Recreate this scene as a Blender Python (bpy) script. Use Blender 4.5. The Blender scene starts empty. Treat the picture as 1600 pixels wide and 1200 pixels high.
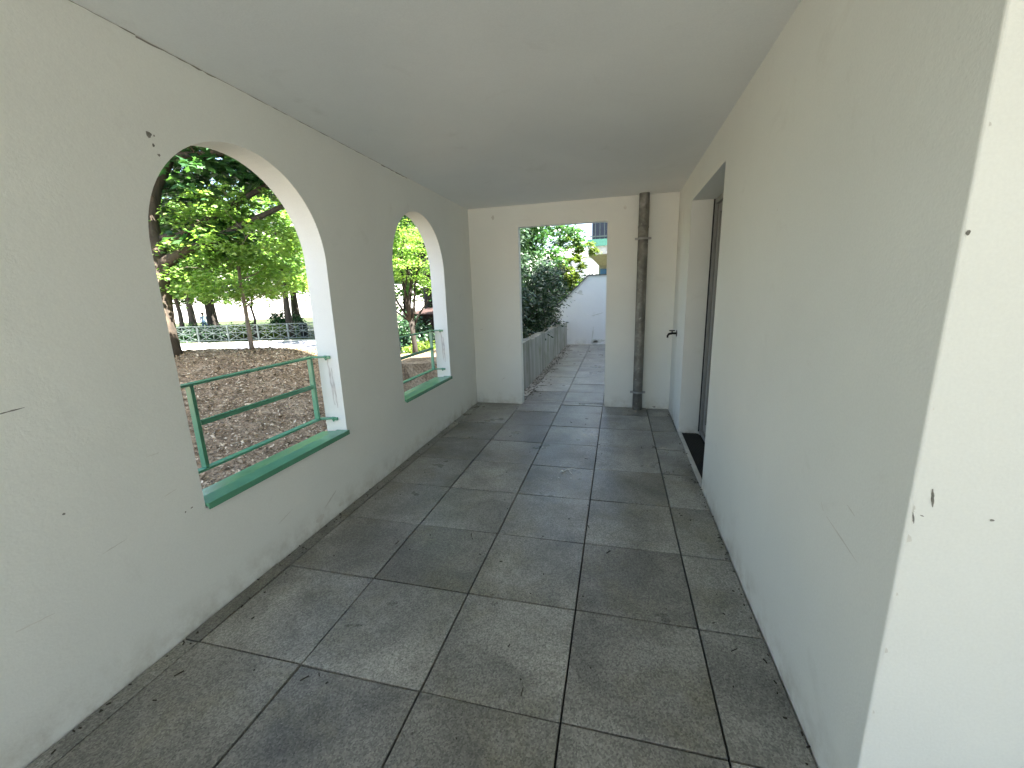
import bpy, bmesh, math, random
import numpy as np
from mathutils import Vector, Matrix, Quaternion

random.seed(11)
RNG = np.random.default_rng(7)
S = bpy.context.scene
COL = S.collection
R = math.radians

# ------------------------------------------------------------------ camera
cam_data = bpy.data.cameras.new('camera')
cam_data.sensor_width = 36.0
cam_data.sensor_fit = 'HORIZONTAL'
cam_data.lens = 644.8 / 1600 * 36
cam_data.clip_start = 0.02
cam_data.clip_end = 3000
camera = bpy.data.objects.new('camera', cam_data)
COL.objects.link(camera)
CX = Vector((0.9694258, 0.24340806, -0.03108267))
CY = Vector((-0.02340735, 0.21782063, 0.97570809))
CF = Vector((-0.24426566, 0.94514903, -0.21685848))
mw = Matrix.Identity(4)
for i in range(3):
    mw[i][0] = CX[i]; mw[i][1] = CY[i]; mw[i][2] = -CF[i]
mw.translation = Vector((0.149, -1.067, 1.371))
camera.matrix_world = mw
S.camera = camera

# ------------------------------------------------------------------ light
SUN_EL, SUN_AZ = R(62), R(98)          # azimuth clockwise from +Y
world = bpy.data.worlds.new('World')
S.world = world
world.use_nodes = True
wn = world.node_tree
bg = wn.nodes['Background']
sky = wn.nodes.new('ShaderNodeTexSky')
sky.sky_type = 'NISHITA'
sky.sun_disc = False
sky.sun_elevation = SUN_EL
sky.sun_rotation = SUN_AZ
sky.air_density = 1.0
sky.dust_density = 2.5
sky.ozone_density = 1.0
wn.links.new(sky.outputs[0], bg.inputs[0])
bg.inputs[1].default_value = 0.07
sun_d = bpy.data.lights.new('sun', 'SUN')
sun_d.energy = 5.0
sun_d.angle = R(0.53)
sun_d.color = (1.0, 0.965, 0.90)
sun = bpy.data.objects.new('sun', sun_d)
COL.objects.link(sun)
to_sun = Vector((math.sin(SUN_AZ) * math.cos(SUN_EL), math.cos(SUN_AZ) * math.cos(SUN_EL), math.sin(SUN_EL)))
sun.rotation_euler = to_sun.to_track_quat('Z', 'Y').to_euler()
sun.location = (20, 10, 40)
S.view_settings.view_transform = 'Standard'
S.view_settings.look = 'None'
S.view_settings.exposure = 3.48
S.view_settings.gamma = 1.0
S.view_settings.use_curve_mapping = False
S.cycles.diffuse_bounces = 6
S.cycles.max_bounces = 10
S.cycles.transparent_max_bounces = 8

# ------------------------------------------------------------------ helpers
def tag(o, label=None, cat=None, group=None, kind=None):
    if label: o['label'] = label
    if cat: o['category'] = cat
    if group: o['group'] = group
    if kind: o['kind'] = kind
    return o

def empty(name, loc, label, cat, group=None, rz=0):
    o = bpy.data.objects.new(name, None)
    o.empty_display_size = 0.2
    COL.objects.link(o)
    o.location = loc
    o.rotation_euler = (0, 0, rz)
    return tag(o, label, cat, group)

def link(name, me, mat, parent=None):
    if mat is not None:
        for m in (mat if isinstance(mat, (list, tuple)) else [mat]):
            me.materials.append(m)
    o = bpy.data.objects.new(name, me)
    COL.objects.link(o)
    if parent is not None:
        o.parent = parent
        # parts are written in world coordinates: undo the parent's placement
        pm = Matrix.Translation(parent.location) @ parent.rotation_euler.to_matrix().to_4x4()
        q = parent.parent
        while q is not None:
            pm = (Matrix.Translation(q.location) @ q.rotation_euler.to_matrix().to_4x4()) @ q.matrix_parent_inverse @ pm
            q = q.parent
        if parent.type == 'EMPTY':
            me.transform(pm.inverted())
    return o

class MB:
    """collects shapes into one mesh"""
    def __init__(self):
        self.v = []; self.f = []; self.mi = []; self.sm = []
    def add(self, verts, faces, mi=0, smooth=False):
        b = len(self.v)
        self.v += [tuple(p) for p in verts]
        self.f += [tuple(i + b for i in f) for f in faces]
        self.mi += [mi] * len(faces)
        self.sm += [smooth] * len(faces)
    def box(self, x0, x1, y0, y1, z0, z1, mi=0, skip=()):
        V = [(x0,y0,z0),(x1,y0,z0),(x1,y1,z0),(x0,y1,z0),(x0,y0,z1),(x1,y0,z1),(x1,y1,z1),(x0,y1,z1)]
        F = {'b':(3,2,1,0),'t':(4,5,6,7),'-y':(0,1,5,4),'+x':(1,2,6,5),'+y':(2,3,7,6),'-x':(3,0,4,7)}
        self.add(V, [F[k] for k in F if k not in skip], mi)
    def obox(self, p, q, w, h, up=(0,0,1), mi=0):
        """bar from p to q, w across, h along up"""
        p = Vector(p); q = Vector(q); d = (q - p).normalized()
        u = Vector(up); s = d.cross(u).normalized(); u = s.cross(d).normalized()
        V = []
        for c in (p, q):
            for a, b in ((-1,-1),(1,-1),(1,1),(-1,1)):
                V.append(c + s * (a * w / 2) + u * (b * h / 2))
        self.add(V, [(3,2,1,0),(4,5,6,7),(0,1,5,4),(1,2,6,5),(2,3,7,6),(3,0,4,7)], mi)
    def tube(self, pts, rad, n=10, caps=True, mi=0, smooth=True):
        pts = [Vector(p) for p in pts]
        if not isinstance(rad, (list, tuple)): rad = [rad] * len(pts)
        rings = []
        ref = Vector((0.31, 0.57, 0.76))
        for i, p in enumerate(pts):
            d = (pts[min(i + 1, len(pts) - 1)] - pts[max(i - 1, 0)]).normalized()
            s = d.cross(ref)
            if s.length < 1e-3: s = d.cross(Vector((1, 0, 0)))
            s.normalize(); t = s.cross(d)
            rings.append([p + (s * math.cos(2*math.pi*k/n) + t * math.sin(2*math.pi*k/n)) * rad[i] for k in range(n)])
        V = [v for r in rings for v in r]
        F = []
        for i in range(len(pts) - 1):
            for k in range(n):
                F.append((i*n + k, i*n + (k+1) % n, (i+1)*n + (k+1) % n, (i+1)*n + k))
        self.add(V, F, mi, smooth)
        if caps:
            b = len(self.v) - len(V)
            self.f.append(tuple(b + k for k in range(n))[::-1]); self.mi.append(mi); self.sm.append(False)
            self.f.append(tuple(b + (len(pts)-1)*n + k for k in range(n))); self.mi.append(mi); self.sm.append(False)
    def lathe(self, c, prof, n=24, mi=0, smooth=True):
        c = Vector(c); V = []; F = []
        for r, z in prof:
            for k in range(n):
                a = 2*math.pi*k/n
                V.append((c.x + r*math.cos(a), c.y + r*math.sin(a), c.z + z))
        for i in range(len(prof) - 1):
            for k in range(n):
                F.append((i*n+k, i*n+(k+1) % n, (i+1)*n+(k+1) % n, (i+1)*n+k))
        self.add(V, F, mi, smooth)
    def mesh(self, name, bevel=0, recalc=True):
        me = bpy.data.meshes.new(name)
        me.from_pydata(self.v, [], self.f)
        me.polygons.foreach_set('material_index', self.mi)
        me.polygons.foreach_set('use_smooth', self.sm)
        if recalc or bevel:
            bm = bmesh.new(); bm.from_mesh(me)
            if recalc: bmesh.ops.recalc_face_normals(bm, faces=bm.faces)
            if bevel:
                es = [e for e in bm.edges if len(e.link_faces) == 2 and e.calc_face_angle(0) > 0.6]
                bmesh.ops.bevel(bm, geom=es, offset=bevel, segments=2, affect='EDGES', profile=0.5)
            bm.to_mesh(me); bm.free()
        me.update()
        return me
    def build(self, name, mat, parent=None, bevel=0, recalc=True):
        return link(name, self.mesh(name, bevel, recalc), mat, parent)

# ------------------------------------------------------------------ materials
def newmat(name):
    m = bpy.data.materials.new(name); m.use_nodes = True
    nt = m.node_tree
    return m, nt, nt.nodes['Principled BSDF']

def N(nt, typ, **kw):
    n = nt.nodes.new(typ)
    for k, v in kw.items():
        if k.startswith('i_'):
            n.inputs[int(k[2:])].default_value = v
        else:
            setattr(n, k, v)
    return n

def noise(nt, co, scale, detail=4, rough=0.55, dist=0.0):
    n = nt.nodes.new('ShaderNodeTexNoise')
    n.inputs['Scale'].default_value = scale
    n.inputs['Detail'].default_value = detail
    n.inputs['Roughness'].default_value = rough
    n.inputs['Distortion'].default_value = dist
    nt.links.new(co, n.inputs['Vector'])
    return n.outputs['Fac']

def ramp(nt, fac, stops):
    r = nt.nodes.new('ShaderNodeValToRGB')
    els = r.color_ramp.elements
    while len(els) < len(stops): els.new(0.5)
    for e, (p, c) in zip(els, stops):
        e.position = p
        e.color = (*c, 1) if len(c) == 3 else c
    nt.links.new(fac, r.inputs['Fac'])
    return r.outputs['Color']

def mix(nt, fac, a, b, mode='MIX'):
    m = nt.nodes.new('ShaderNodeMix'); m.data_type = 'RGBA'; m.blend_type = mode
    for s, v in ((m.inputs['Factor'], fac), (m.inputs['A'], a), (m.inputs['B'], b)):
        if isinstance(v, bpy.types.NodeSocket): nt.links.new(v, s)
        elif isinstance(v, (int, float)): s.default_value = v
        else: s.default_value = (*v, 1)
    return m.outputs['Result']

def math_(nt, op, a, b=None, clamp=False):
    m = nt.nodes.new('ShaderNodeMath'); m.operation = op; m.use_clamp = clamp
    for i, v in enumerate((a, b)):
        if v is None: continue
        if isinstance(v, bpy.types.NodeSocket): nt.links.new(v, m.inputs[i])
        else: m.inputs[i].default_value = v
    return m.outputs[0]

def bump(nt, bsdf, h, strength, dist):
    b = nt.nodes.new('ShaderNodeBump')
    b.inputs['Strength'].default_value = strength
    b.inputs['Distance'].default_value = dist
    nt.links.new(h, b.inputs['Height'])
    nt.links.new(b.outputs[0], bsdf.inputs['Normal'])

def objco(nt):
    return nt.nodes.new('ShaderNodeTexCoord').outputs['Object']

def plaster(name, base, dirt=(0.42, 0.40, 0.33), amount=0.25, foot=True, rough=0.85):
    m, nt, b = newmat(name)
    co = objco(nt)
    g = nt.nodes.new('ShaderNodeNewGeometry').outputs['Position']
    blot = ramp(nt, noise(nt, g, 0.9, 6, 0.6, 0.3), [(0.35, (0.93,)*3), (0.7, (1.0,)*3)])
    c = mix(nt, 1.0, base, blot, 'MULTIPLY')
    fine = ramp(nt, noise(nt, g, 160, 3), [(0.3, (0.955,)*3), (0.7, (1.0,)*3)])
    c = mix(nt, 1.0, c, fine, 'MULTIPLY')
    # small grey rubs scattered over the paint
    rub = math_(nt, 'MULTIPLY', ramp(nt, noise(nt, g, 3.1, 5, 0.62, 0.5), [(0.62, (0,)*3), (0.80, (1,)*3)]), amount)
    c = mix(nt, rub, c, dirt)
    if foot:
        sep = N(nt, 'ShaderNodeSeparateXYZ'); nt.links.new(g, sep.inputs[0])
        low = N(nt, 'ShaderNodeMapRange'); low.inputs[1].default_value = 0.0; low.inputs[2].default_value = 0.16
        low.inputs[3].default_value = 1.0; low.inputs[4].default_value = 0.0
        nt.links.new(sep.outputs[2], low.inputs[0])
        sp = ramp(nt, noise(nt, g, 9, 6, 0.65), [(0.42, (0,)*3), (0.75, (1,)*3)])
        f = math_(nt, 'MULTIPLY', math_(nt, 'MULTIPLY', low.outputs[0], sp), 0.75)
        c = mix(nt, f, c, (0.36, 0.33, 0.25))
    nt.links.new(c, b.inputs['Base Color'])
    b.inputs['Roughness'].default_value = rough
    b.inputs['Specular IOR Level'].default_value = 0.3
    h = math_(nt, 'ADD', math_(nt, 'MULTIPLY', noise(nt, g, 150, 4), 0.16), math_(nt, 'ADD', noise(nt, g, 2.2, 3), math_(nt, 'MULTIPLY', noise(nt, g, 14, 3), 0.35)))
    bump(nt, b, h, 0.5, 0.007)
    return m

M = {}
M['wall'] = plaster('wall_paint', (0.785, 0.795, 0.74))
M['ceiling'] = plaster('ceiling_paint', (0.855, 0.86, 0.83), foot=False, amount=0.22)
M['garden_wall'] = plaster('garden_wall_render', (0.86, 0.845, 0.82), amount=0.3)

def concrete_slabs():
    m, nt, b = newmat('concrete_slab')
    geo = nt.nodes.new('ShaderNodeNewGeometry')
    g = geo.outputs['Position']; rnd = geo.outputs['Random Per Island']
    base = ramp(nt, rnd, [(0.0, (0.185, 0.180, 0.158)), (0.5, (0.245, 0.238, 0.21)), (1.0, (0.305, 0.298, 0.265))])
    off = nt.nodes.new('ShaderNodeVectorMath'); off.operation = 'ADD'
    cmb = nt.nodes.new('ShaderNodeCombineXYZ')
    nt.links.new(math_(nt, 'MULTIPLY', rnd, 37.0), cmb.inputs[2])
    nt.links.new(g, off.inputs[0]); nt.links.new(cmb.outputs[0], off.inputs[1])
    o = off.outputs[0]
    cloud = ramp(nt, noise(nt, o, 2.6, 5, 0.6, 0.4), [(0.3, (0.52,)*3), (0.70, (1.25,)*3)])
    c = mix(nt, 1.0, base, cloud, 'MULTIPLY')
    # ochre algae film and dark grime in irregular areas
    alg = math_(nt, 'MULTIPLY', ramp(nt, noise(nt, o, 3.4, 5, 0.65), [(0.50, (0,)*3), (0.75, (1,)*3)]), 0.55)
    c = mix(nt, alg, c, (0.17, 0.155, 0.09))
    dk = math_(nt, 'MULTIPLY', ramp(nt, noise(nt, g, 1.6, 6, 0.7, 0.8), [(0.50, (0,)*3), (0.72, (1,)*3)]), 0.5)
    c = mix(nt, dk, c, (0.075, 0.075, 0.066))
    # exposed aggregate
    vor = nt.nodes.new('ShaderNodeTexVoronoi'); vor.inputs['Scale'].default_value = 190
    nt.links.new(g, vor.inputs['Vector'])
    agg = ramp(nt, vor.outputs['Color'], [(0.05, (0.42,)*3), (0.5, (1.0,)*3), (0.9, (1.55,)*3)])
    c = mix(nt, 0.8, c, mix(nt, 1.0, c, agg, 'MULTIPLY'))
    fl = ramp(nt, noise(nt, g, 75, 2), [(0.70, (0,)*3), (0.76, (1,)*3)])
    c = mix(nt, math_(nt, 'MULTIPLY', fl, 0.45), c, (0.42, 0.41, 0.36))
    pit = ramp(nt, noise(nt, g, 48, 2), [(0.26, (1,)*3), (0.31, (0,)*3)])
    c = mix(nt, math_(nt, 'MULTIPLY', pit, 0.5), c, (0.06, 0.06, 0.05))
    nt.links.new(c, b.inputs['Base Color'])
    rr = ramp(nt, noise(nt, g, 3.0, 4), [(0.3, (0.25,)*3), (0.7, (0.45,)*3)])
    nt.links.new(rr, b.inputs['Roughness'])
    bump(nt, b, noise(nt, g, 170, 3), 0.28, 0.004)
    return m
M['slab'] = concrete_slabs()

def simple(name, col, rough=0.6, metal=0.0, vary=0.12, scale=14, bumpy=0.0, spec=0.5):
    m, nt, b = newmat(name)
    co = objco(nt)
    v = ramp(nt, noise(nt, co, scale, 5), [(0.3, (1 - vary,)*3), (0.7, (1 + vary,)*3)])
    nt.links.new(mix(nt, 1.0, col, v, 'MULTIPLY'), b.inputs['Base Color'])
    b.inputs['Roughness'].default_value = rough
    b.inputs['Metallic'].default_value = metal
    b.inputs['Specular IOR Level'].default_value = spec
    if bumpy: bump(nt, b, noise(nt, co, scale * 4, 4), bumpy, 0.01)
    return m
M['green'] = simple('green_paint', (0.10, 0.295, 0.18), 0.25, vary=0.10, scale=9, spec=0.7)
M['green_far'] = simple('faded_green_paint', (0.10, 0.30, 0.235), 0.5)
M['joint'] = simple('joint_grit', (0.022, 0.020, 0.016), 0.95, vary=0.4, scale=60)
M['scuff'] = simple('scuff_grey', (0.19, 0.185, 0.16), 0.9, vary=.4, scale=90)
M['scuff_light'] = simple('scuff_pale', (0.62, 0.61, 0.55), 0.9)
M['crack'] = simple('crack_dark', (0.20, 0.19, 0.165), 0.9)
M['rust_stain'] = simple('runoff_stain', (0.56, 0.54, 0.50), 0.85, vary=0.15, scale=30)
M['frame'] = simple('grey_frame', (0.24, 0.24, 0.225), 0.4, vary=0.05)
M['gasket'] = simple('rubber_gasket', (0.015, 0.015, 0.015), 0.6)
M['strip'] = simple('pale_strip', (0.55, 0.54, 0.50), 0.5)
M['mat'] = simple('dark_rubber', (0.022, 0.020, 0.016), 0.75, vary=0.5, scale=40)
M['brass'] = simple('dark_tap_metal', (0.035, 0.032, 0.028), 0.45, metal=0.6)
M['zinc'] = simple('zinc_band', (0.34, 0.34, 0.33), 0.4, metal=0.8)
M['bird'] = simple('dried_white', (0.72, 0.72, 0.70), 0.8)
M['debris'] = simple('dry_twig', (0.035, 0.028, 0.018), 0.9)
M['dimmed_metal'] = simple('shade_dimmed_paint', (0.075, 0.10, 0.097), 0.45)  # paint darkened to stand in for tree shade on the fence
M['dark_bin'] = simple('dark_bin_metal', (0.006, 0.008, 0.009), 0.7, spec=.2)
M['navy'] = simple('dark_shutter', (0.012, 0.018, 0.035), 0.4)
M['pink_wall'] = simple('pale_facade', (0.74, 0.68, 0.64), 0.85, vary=0.05, scale=0.6)
M['cream'] = simple('cream_facade', (0.70, 0.66, 0.56), 0.85, vary=0.06, scale=1.0)
M['slabwhite'] = simple('balcony_white', (0.74, 0.70, 0.68), 0.8, vary=0.05)
M['soffit'] = simple('balcony_soffit', (0.38, 0.35, 0.29), 0.85)
M['roof'] = simple('tile_roof', (0.34, 0.19, 0.13), 0.8, vary=0.2, scale=3)
M['glass_dark'] = simple('window_glass', (0.03, 0.035, 0.04), 0.1)
M['blue'] = simple('blue_paint', (0.08, 0.22, 0.50), 0.5)
M['brown'] = simple('brown_panel', (0.14, 0.085, 0.05), 0.7)
M['shed'] = simple('dark_red_timber', (0.040, 0.018, 0.014), 0.8, vary=0.3)
M['skin'] = simple('skin', (0.45, 0.28, 0.20), 0.6)
M['hair'] = simple('dark_hair', (0.03, 0.02, 0.015), 0.6)
M['shirt'] = simple('pale_blue_cloth', (0.42, 0.55, 0.72), 0.8)
M['jeans'] = simple('blue_jeans', (0.14, 0.21, 0.36), 0.85)
M['shoe'] = simple('dark_shoe', (0.04, 0.04, 0.04), 0.6)

def pipe_mat():
    m, nt, b = newmat('weathered_zinc_pipe')
    co = objco(nt)
    n1 = noise(nt, co, 7, 6, 0.65, 0.6)
    c = ramp(nt, n1, [(0.28, (0.07, 0.068, 0.058)), (0.50, (0.15, 0.146, 0.127)), (0.70, (0.29, 0.285, 0.26))])
    sp = ramp(nt, noise(nt, co, 26, 3), [(0.66, (0,)*3), (0.72, (1,)*3)])
    c = mix(nt, math_(nt, 'MULTIPLY', sp, 0.7), c, (0.42, 0.42, 0.38))
    nt.links.new(c, b.inputs['Base Color'])
    b.inputs['Roughness'].default_value = 0.5
    b.inputs['Metallic'].default_value = 0.35
    bump(nt, b, n1, 0.15, 0.004)
    return m
M['pipe'] = pipe_mat()

def planter_mat():
    m, nt, b = newmat('stained_concrete')
    geo = nt.nodes.new('ShaderNodeNewGeometry'); g = geo.outputs['Position']
    mp = nt.nodes.new('ShaderNodeMapping'); mp.inputs['Scale'].default_value = (4, 4, 0.35)
    nt.links.new(g, mp.inputs[0])
    st = noise(nt, mp.outputs[0], 1.3, 6, 0.7)
    c = ramp(nt, st, [(0.3, (0.15, 0.15, 0.125)), (0.5, (0.30, 0.30, 0.27)), (0.75, (0.42, 0.42, 0.385))])
    ms = math_(nt, 'MULTIPLY', ramp(nt, noise(nt, g, 3, 5), [(0.5, (0,)*3), (0.7, (1,)*3)]), 0.6)
    c = mix(nt, ms, c, (0.14, 0.155, 0.08))
    nt.links.new(c, b.inputs['Base Color'])
    b.inputs['Roughness'].default_value = 0.9
    bump(nt, b, noise(nt, g, 60, 4), 0.3, 0.006)
    return m
M['planter'] = planter_mat()

def bark(name, a, c2, scale=5):
    m, nt, b = newmat(name)
    co = objco(nt)
    mp = nt.nodes.new('ShaderNodeMapping'); mp.inputs['Scale'].default_value = (3, 3, 0.7)
    nt.links.new(co, mp.inputs[0])
    n1 = noise(nt, mp.outputs[0], scale, 7, 0.7, 0.5)
    nt.links.new(ramp(nt, n1, [(0.3, a), (0.7, c2)]), b.inputs['Base Color'])
    b.inputs['Roughness'].default_value = 0.9
    bump(nt, b, n1, 0.6, 0.02)
    return m
M['bark'] = bark('bark_brown', (0.025, 0.019, 0.014), (0.11, 0.082, 0.055))
M['bark_dark'] = bark('bark_dark', (0.010, 0.008, 0.006), (0.042, 0.033, 0.025))  # brown bark darkened to stand in for crown shade on the trunks
M['bark_pale'] = bark('bark_pale', (0.13, 0.105, 0.08), (0.30, 0.25, 0.19))

def leaf(name, cols, trans=0.35, rough=0.4, gloss=0.4):
    m, nt, b = newmat(name)
    geo = nt.nodes.new('ShaderNodeNewGeometry')
    n = len(cols)
    c = ramp(nt, geo.outputs['Random Per Island'], [(i / (n - 1), col) for i, col in enumerate(cols)])
    big = ramp(nt, noise(nt, geo.outputs['Position'], 1.1, 3), [(0.3, (0.72,)*3), (0.7, (1.25,)*3)])
    c = mix(nt, 1.0, c, big, 'MULTIPLY')
    nt.links.new(c, b.inputs['Base Color'])
    b.inputs['Roughness'].default_value = rough
    b.inputs['Specular IOR Level'].default_value = gloss
    t = nt.nodes.new('ShaderNodeBsdfTranslucent')
    tc = mix(nt, 1.0, c, (1.35, 1.5, 0.65), 'MULTIPLY')
    nt.links.new(tc, t.inputs['Color'])
    ms = nt.nodes.new('ShaderNodeMixShader'); ms.inputs[0].default_value = trans
    nt.links.new(b.outputs[0], ms.inputs[1]); nt.links.new(t.outputs[0], ms.inputs[2])
    nt.links.new(ms.outputs[0], nt.nodes['Material Output'].inputs[0])
    return m
M['maple'] = leaf('maple_leaf', [(0.028, 0.082, 0.033), (0.048, 0.12, 0.046), (0.08, 0.165, 0.058)], 0.40, 0.33, 0.6)
M['spring'] = leaf('young_leaf', [(0.13, 0.24, 0.055), (0.20, 0.32, 0.085), (0.28, 0.40, 0.125)], 0.48)
M['mid'] = leaf('park_leaf', [(0.075, 0.155, 0.045), (0.125, 0.225, 0.065), (0.18, 0.29, 0.085)], 0.42)
M['dark'] = leaf('dark_leaf', [(0.015, 0.045, 0.02), (0.028, 0.07, 0.028), (0.045, 0.10, 0.04)], 0.2)
M['laurel'] = leaf('glossy_leaf', [(0.016, 0.038, 0.018), (0.028, 0.06, 0.027), (0.05, 0.095, 0.042)], 0.15, 0.36, 0.45)
M['yellow'] = leaf('yellow_green_leaf', [(0.085, 0.135, 0.02), (0.12, 0.175, 0.025), (0.155, 0.205, 0.04)], 0.42)

def ground_mat():
    m, nt, b = newmat('ground_soil')
    geo = nt.nodes.new('ShaderNodeNewGeometry'); g = geo.outputs['Position']
    sep = nt.nodes.new('ShaderNodeSeparateXYZ'); nt.links.new(g, sep.inputs[0])
    # distance beyond the bank's crest
    mm = math_(nt, 'ADD', math_(nt, 'MULTIPLY', math_(nt, 'ADD', sep.outputs[0], 6.5), -0.696),
               math_(nt, 'MULTIPLY', math_(nt, 'ADD', sep.outputs[1], -3.0), 0.718))
    soil = ramp(nt, noise(nt, g, 5, 8, 0.75, 0.6), [(0.28, (0.09, 0.062, 0.036)), (0.5, (0.31, 0.23, 0.145)), (0.72, (0.50, 0.40, 0.27))])
    sp = ramp(nt, noise(nt, g, 34, 5, 0.7), [(0.35, (0.5,)*3), (0.65, (1.4,)*3)])
    soil = mix(nt, 1.0, soil, sp, 'MULTIPLY')
    lawn = ramp(nt, noise(nt, g, 1.4, 7, 0.7), [(0.3, (0.02, 0.035, 0.015)), (0.55, (0.04, 0.06, 0.025)), (0.75, (0.09, 0.08, 0.05))])
    f = N(nt, 'ShaderNodeMapRange'); f.inputs[1].default_value = 1.0; f.inputs[2].default_value = 3.0
    nt.links.new(mm, f.inputs[0])
    nt.links.new(mix(nt, f.outputs[0], soil, lawn), b.inputs['Base Color'])
    b.inputs['Roughness'].default_value = 0.95
    b.inputs['Specular IOR Level'].default_value = 0.2
    bump(nt, b, noise(nt, g, 22, 8, 0.75), 0.9, 0.06)
    return m
M['ground'] = ground_mat()

def chips_mat():
    m, nt, b = newmat('bark_chips')
    geo = nt.nodes.new('ShaderNodeNewGeometry')
    c = ramp(nt, geo.outputs['Random Per Island'], [(0.0, (0.06, 0.042, 0.024)), (0.22, (0.22, 0.165, 0.10)), (0.55, (0.42, 0.33, 0.215)), (0.88, (0.56, 0.46, 0.32)), (1.0, (0.70, 0.61, 0.46))])
    nt.links.new(c, b.inputs['Base Color'])
    b.inputs['Roughness'].default_value = 0.9
    b.inputs['Specular IOR Level'].default_value = 0.2
    return m
M['chips'] = chips_mat()
M['path'] = simple('pale_gravel', (0.52, 0.48, 0.42), 0.9, vary=0.12, scale=2, bumpy=0.3)

def setts_mat():
    m, nt, b = newmat('grey_setts')
    geo = nt.nodes.new('ShaderNodeNewGeometry'); g = geo.outputs['Position']
    br = nt.nodes.new('ShaderNodeTexBrick'); br.inputs['Scale'].default_value = 1.4
    br.inputs['Color1'].default_value = (0.26, 0.27, 0.31, 1); br.inputs['Color2'].default_value = (0.34, 0.34, 0.38, 1)
    br.inputs['Mortar'].default_value = (0.10, 0.10, 0.12, 1); br.inputs['Mortar Size'].default_value = 0.05
    nt.links.new(g, br.inputs['Vector'])
    nt.links.new(br.outputs['Color'], b.inputs['Base Color']); b.inputs['Roughness'].default_value = 0.8
    return m
M['setts'] = setts_mat()

# ------------------------------------------------------------------ the porch
XL, XR, YE, H = -1.584, 0.745, 3.824, 2.334
TW = 0.152                              # arcade wall thickness
XO = XL - TW
YEB = YE + 0.10
YB = -4.1                               # where the arcade wall ends behind the camera
ARCHES = [(0.70, 0.50), (2.497, 0.508)]
ZS, ZC = 0.487, 1.578

# floor: precast slabs in one sheet, real open joints over a dark bed
def slabs():
    xs = [XL + 0.004, -1.5] + [-1.0, -0.5, 0.0, 0.5] + [XR - 0.003]
    out = MB()
    rnd = random.Random(5)
    def slab(x0, x1, y0, y1):
        g = 0.0038
        dz = rnd.uniform(-0.0022, 0.0022)
        e = rnd.uniform(-0.0012, 0.0012)
        x0 += g; x1 -= g; y0 += g + e; y1 -= g - e
        tx = rnd.uniform(-0.0016, 0.0016); ty = rnd.uniform(-0.0016, 0.0016)
        c = 0.0007
        V = []
        for zz, k in ((-0.045, 0), (dz - c, 0), (dz, c)):
            for (a, b2) in ((x0 + k, y0 + k), (x1 - k, y0 + k), (x1 - k, y1 - k), (x0 + k, y1 - k)):
                t = 0 if zz == -0.045 else (tx if a > (x0 + x1) / 2 else -tx) + (ty if b2 > (y0 + y1) / 2 else -ty)
                V.append((a, b2, zz + t))
        F = [(8, 9, 10, 11)]
        for l in (0, 4):
            for k in range(4):
                F.append((l + k, l + (k + 1) % 4, l + 4 + (k + 1) % 4, l + 4 + k))
        out.add(V, F)
    for j in range(-8, 8):
        y0, y1 = j * 0.5, min((j + 1) * 0.5, YE - 0.003)
        for x0, x1 in zip(xs[:-1], xs[1:]):
            if x1 > 0.6 and y1 < -0.1: x1 = 1.0
            slab(x0, x1, y0, y1)
        if y1 <= 0.0:
            for k in range(2, 7): slab(k * 0.5, k * 0.5 + 0.5, y0, y1)
    # through the opening and along the planter
    for j in range(7, 20):
        y0, y1 = max(j * 0.5, YE + 0.003), min((j + 1) * 0.5, 9.695)
        if y1 - y0 < 0.05: continue
        for x0, x1 in ((-1.117, -1.0), (-1.0, -0.5), (-0.5, 0.0), (0.0, 0.5), (0.5, 0.89)):
            if j == 7:
                x0 = max(x0, -0.983); x1 = min(x1, 0.016)
                if x1 <= x0 + 0.01: continue
                slab(x0, x1, y0, YEB + 0.0); continue
            slab(x0, x1, y0, y1)
        if j == 7:
            pass
    for x0, x1 in ((-1.117, -1.0), (-1.0, -0.5), (-0.5, 0.0), (0.0, 0.5), (0.5, 0.89)):
        slab(x0, x1, YEB + 0.003, 4.0)
    o = out.build('terrace_floor', M['slab'], recalc=True)
    return tag(o, 'square weathered concrete paving slabs of the covered terrace and passage', 'floor', kind='structure')
slabs()
b = MB()
b.box(XL - 0.1, 3.6, -4.1, 9.9, -0.12, -0.018)
tag(b.build('floor_bed', M['joint']), 'dark grit bed in the joints below the paving slabs', 'floor', kind='structure')

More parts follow.
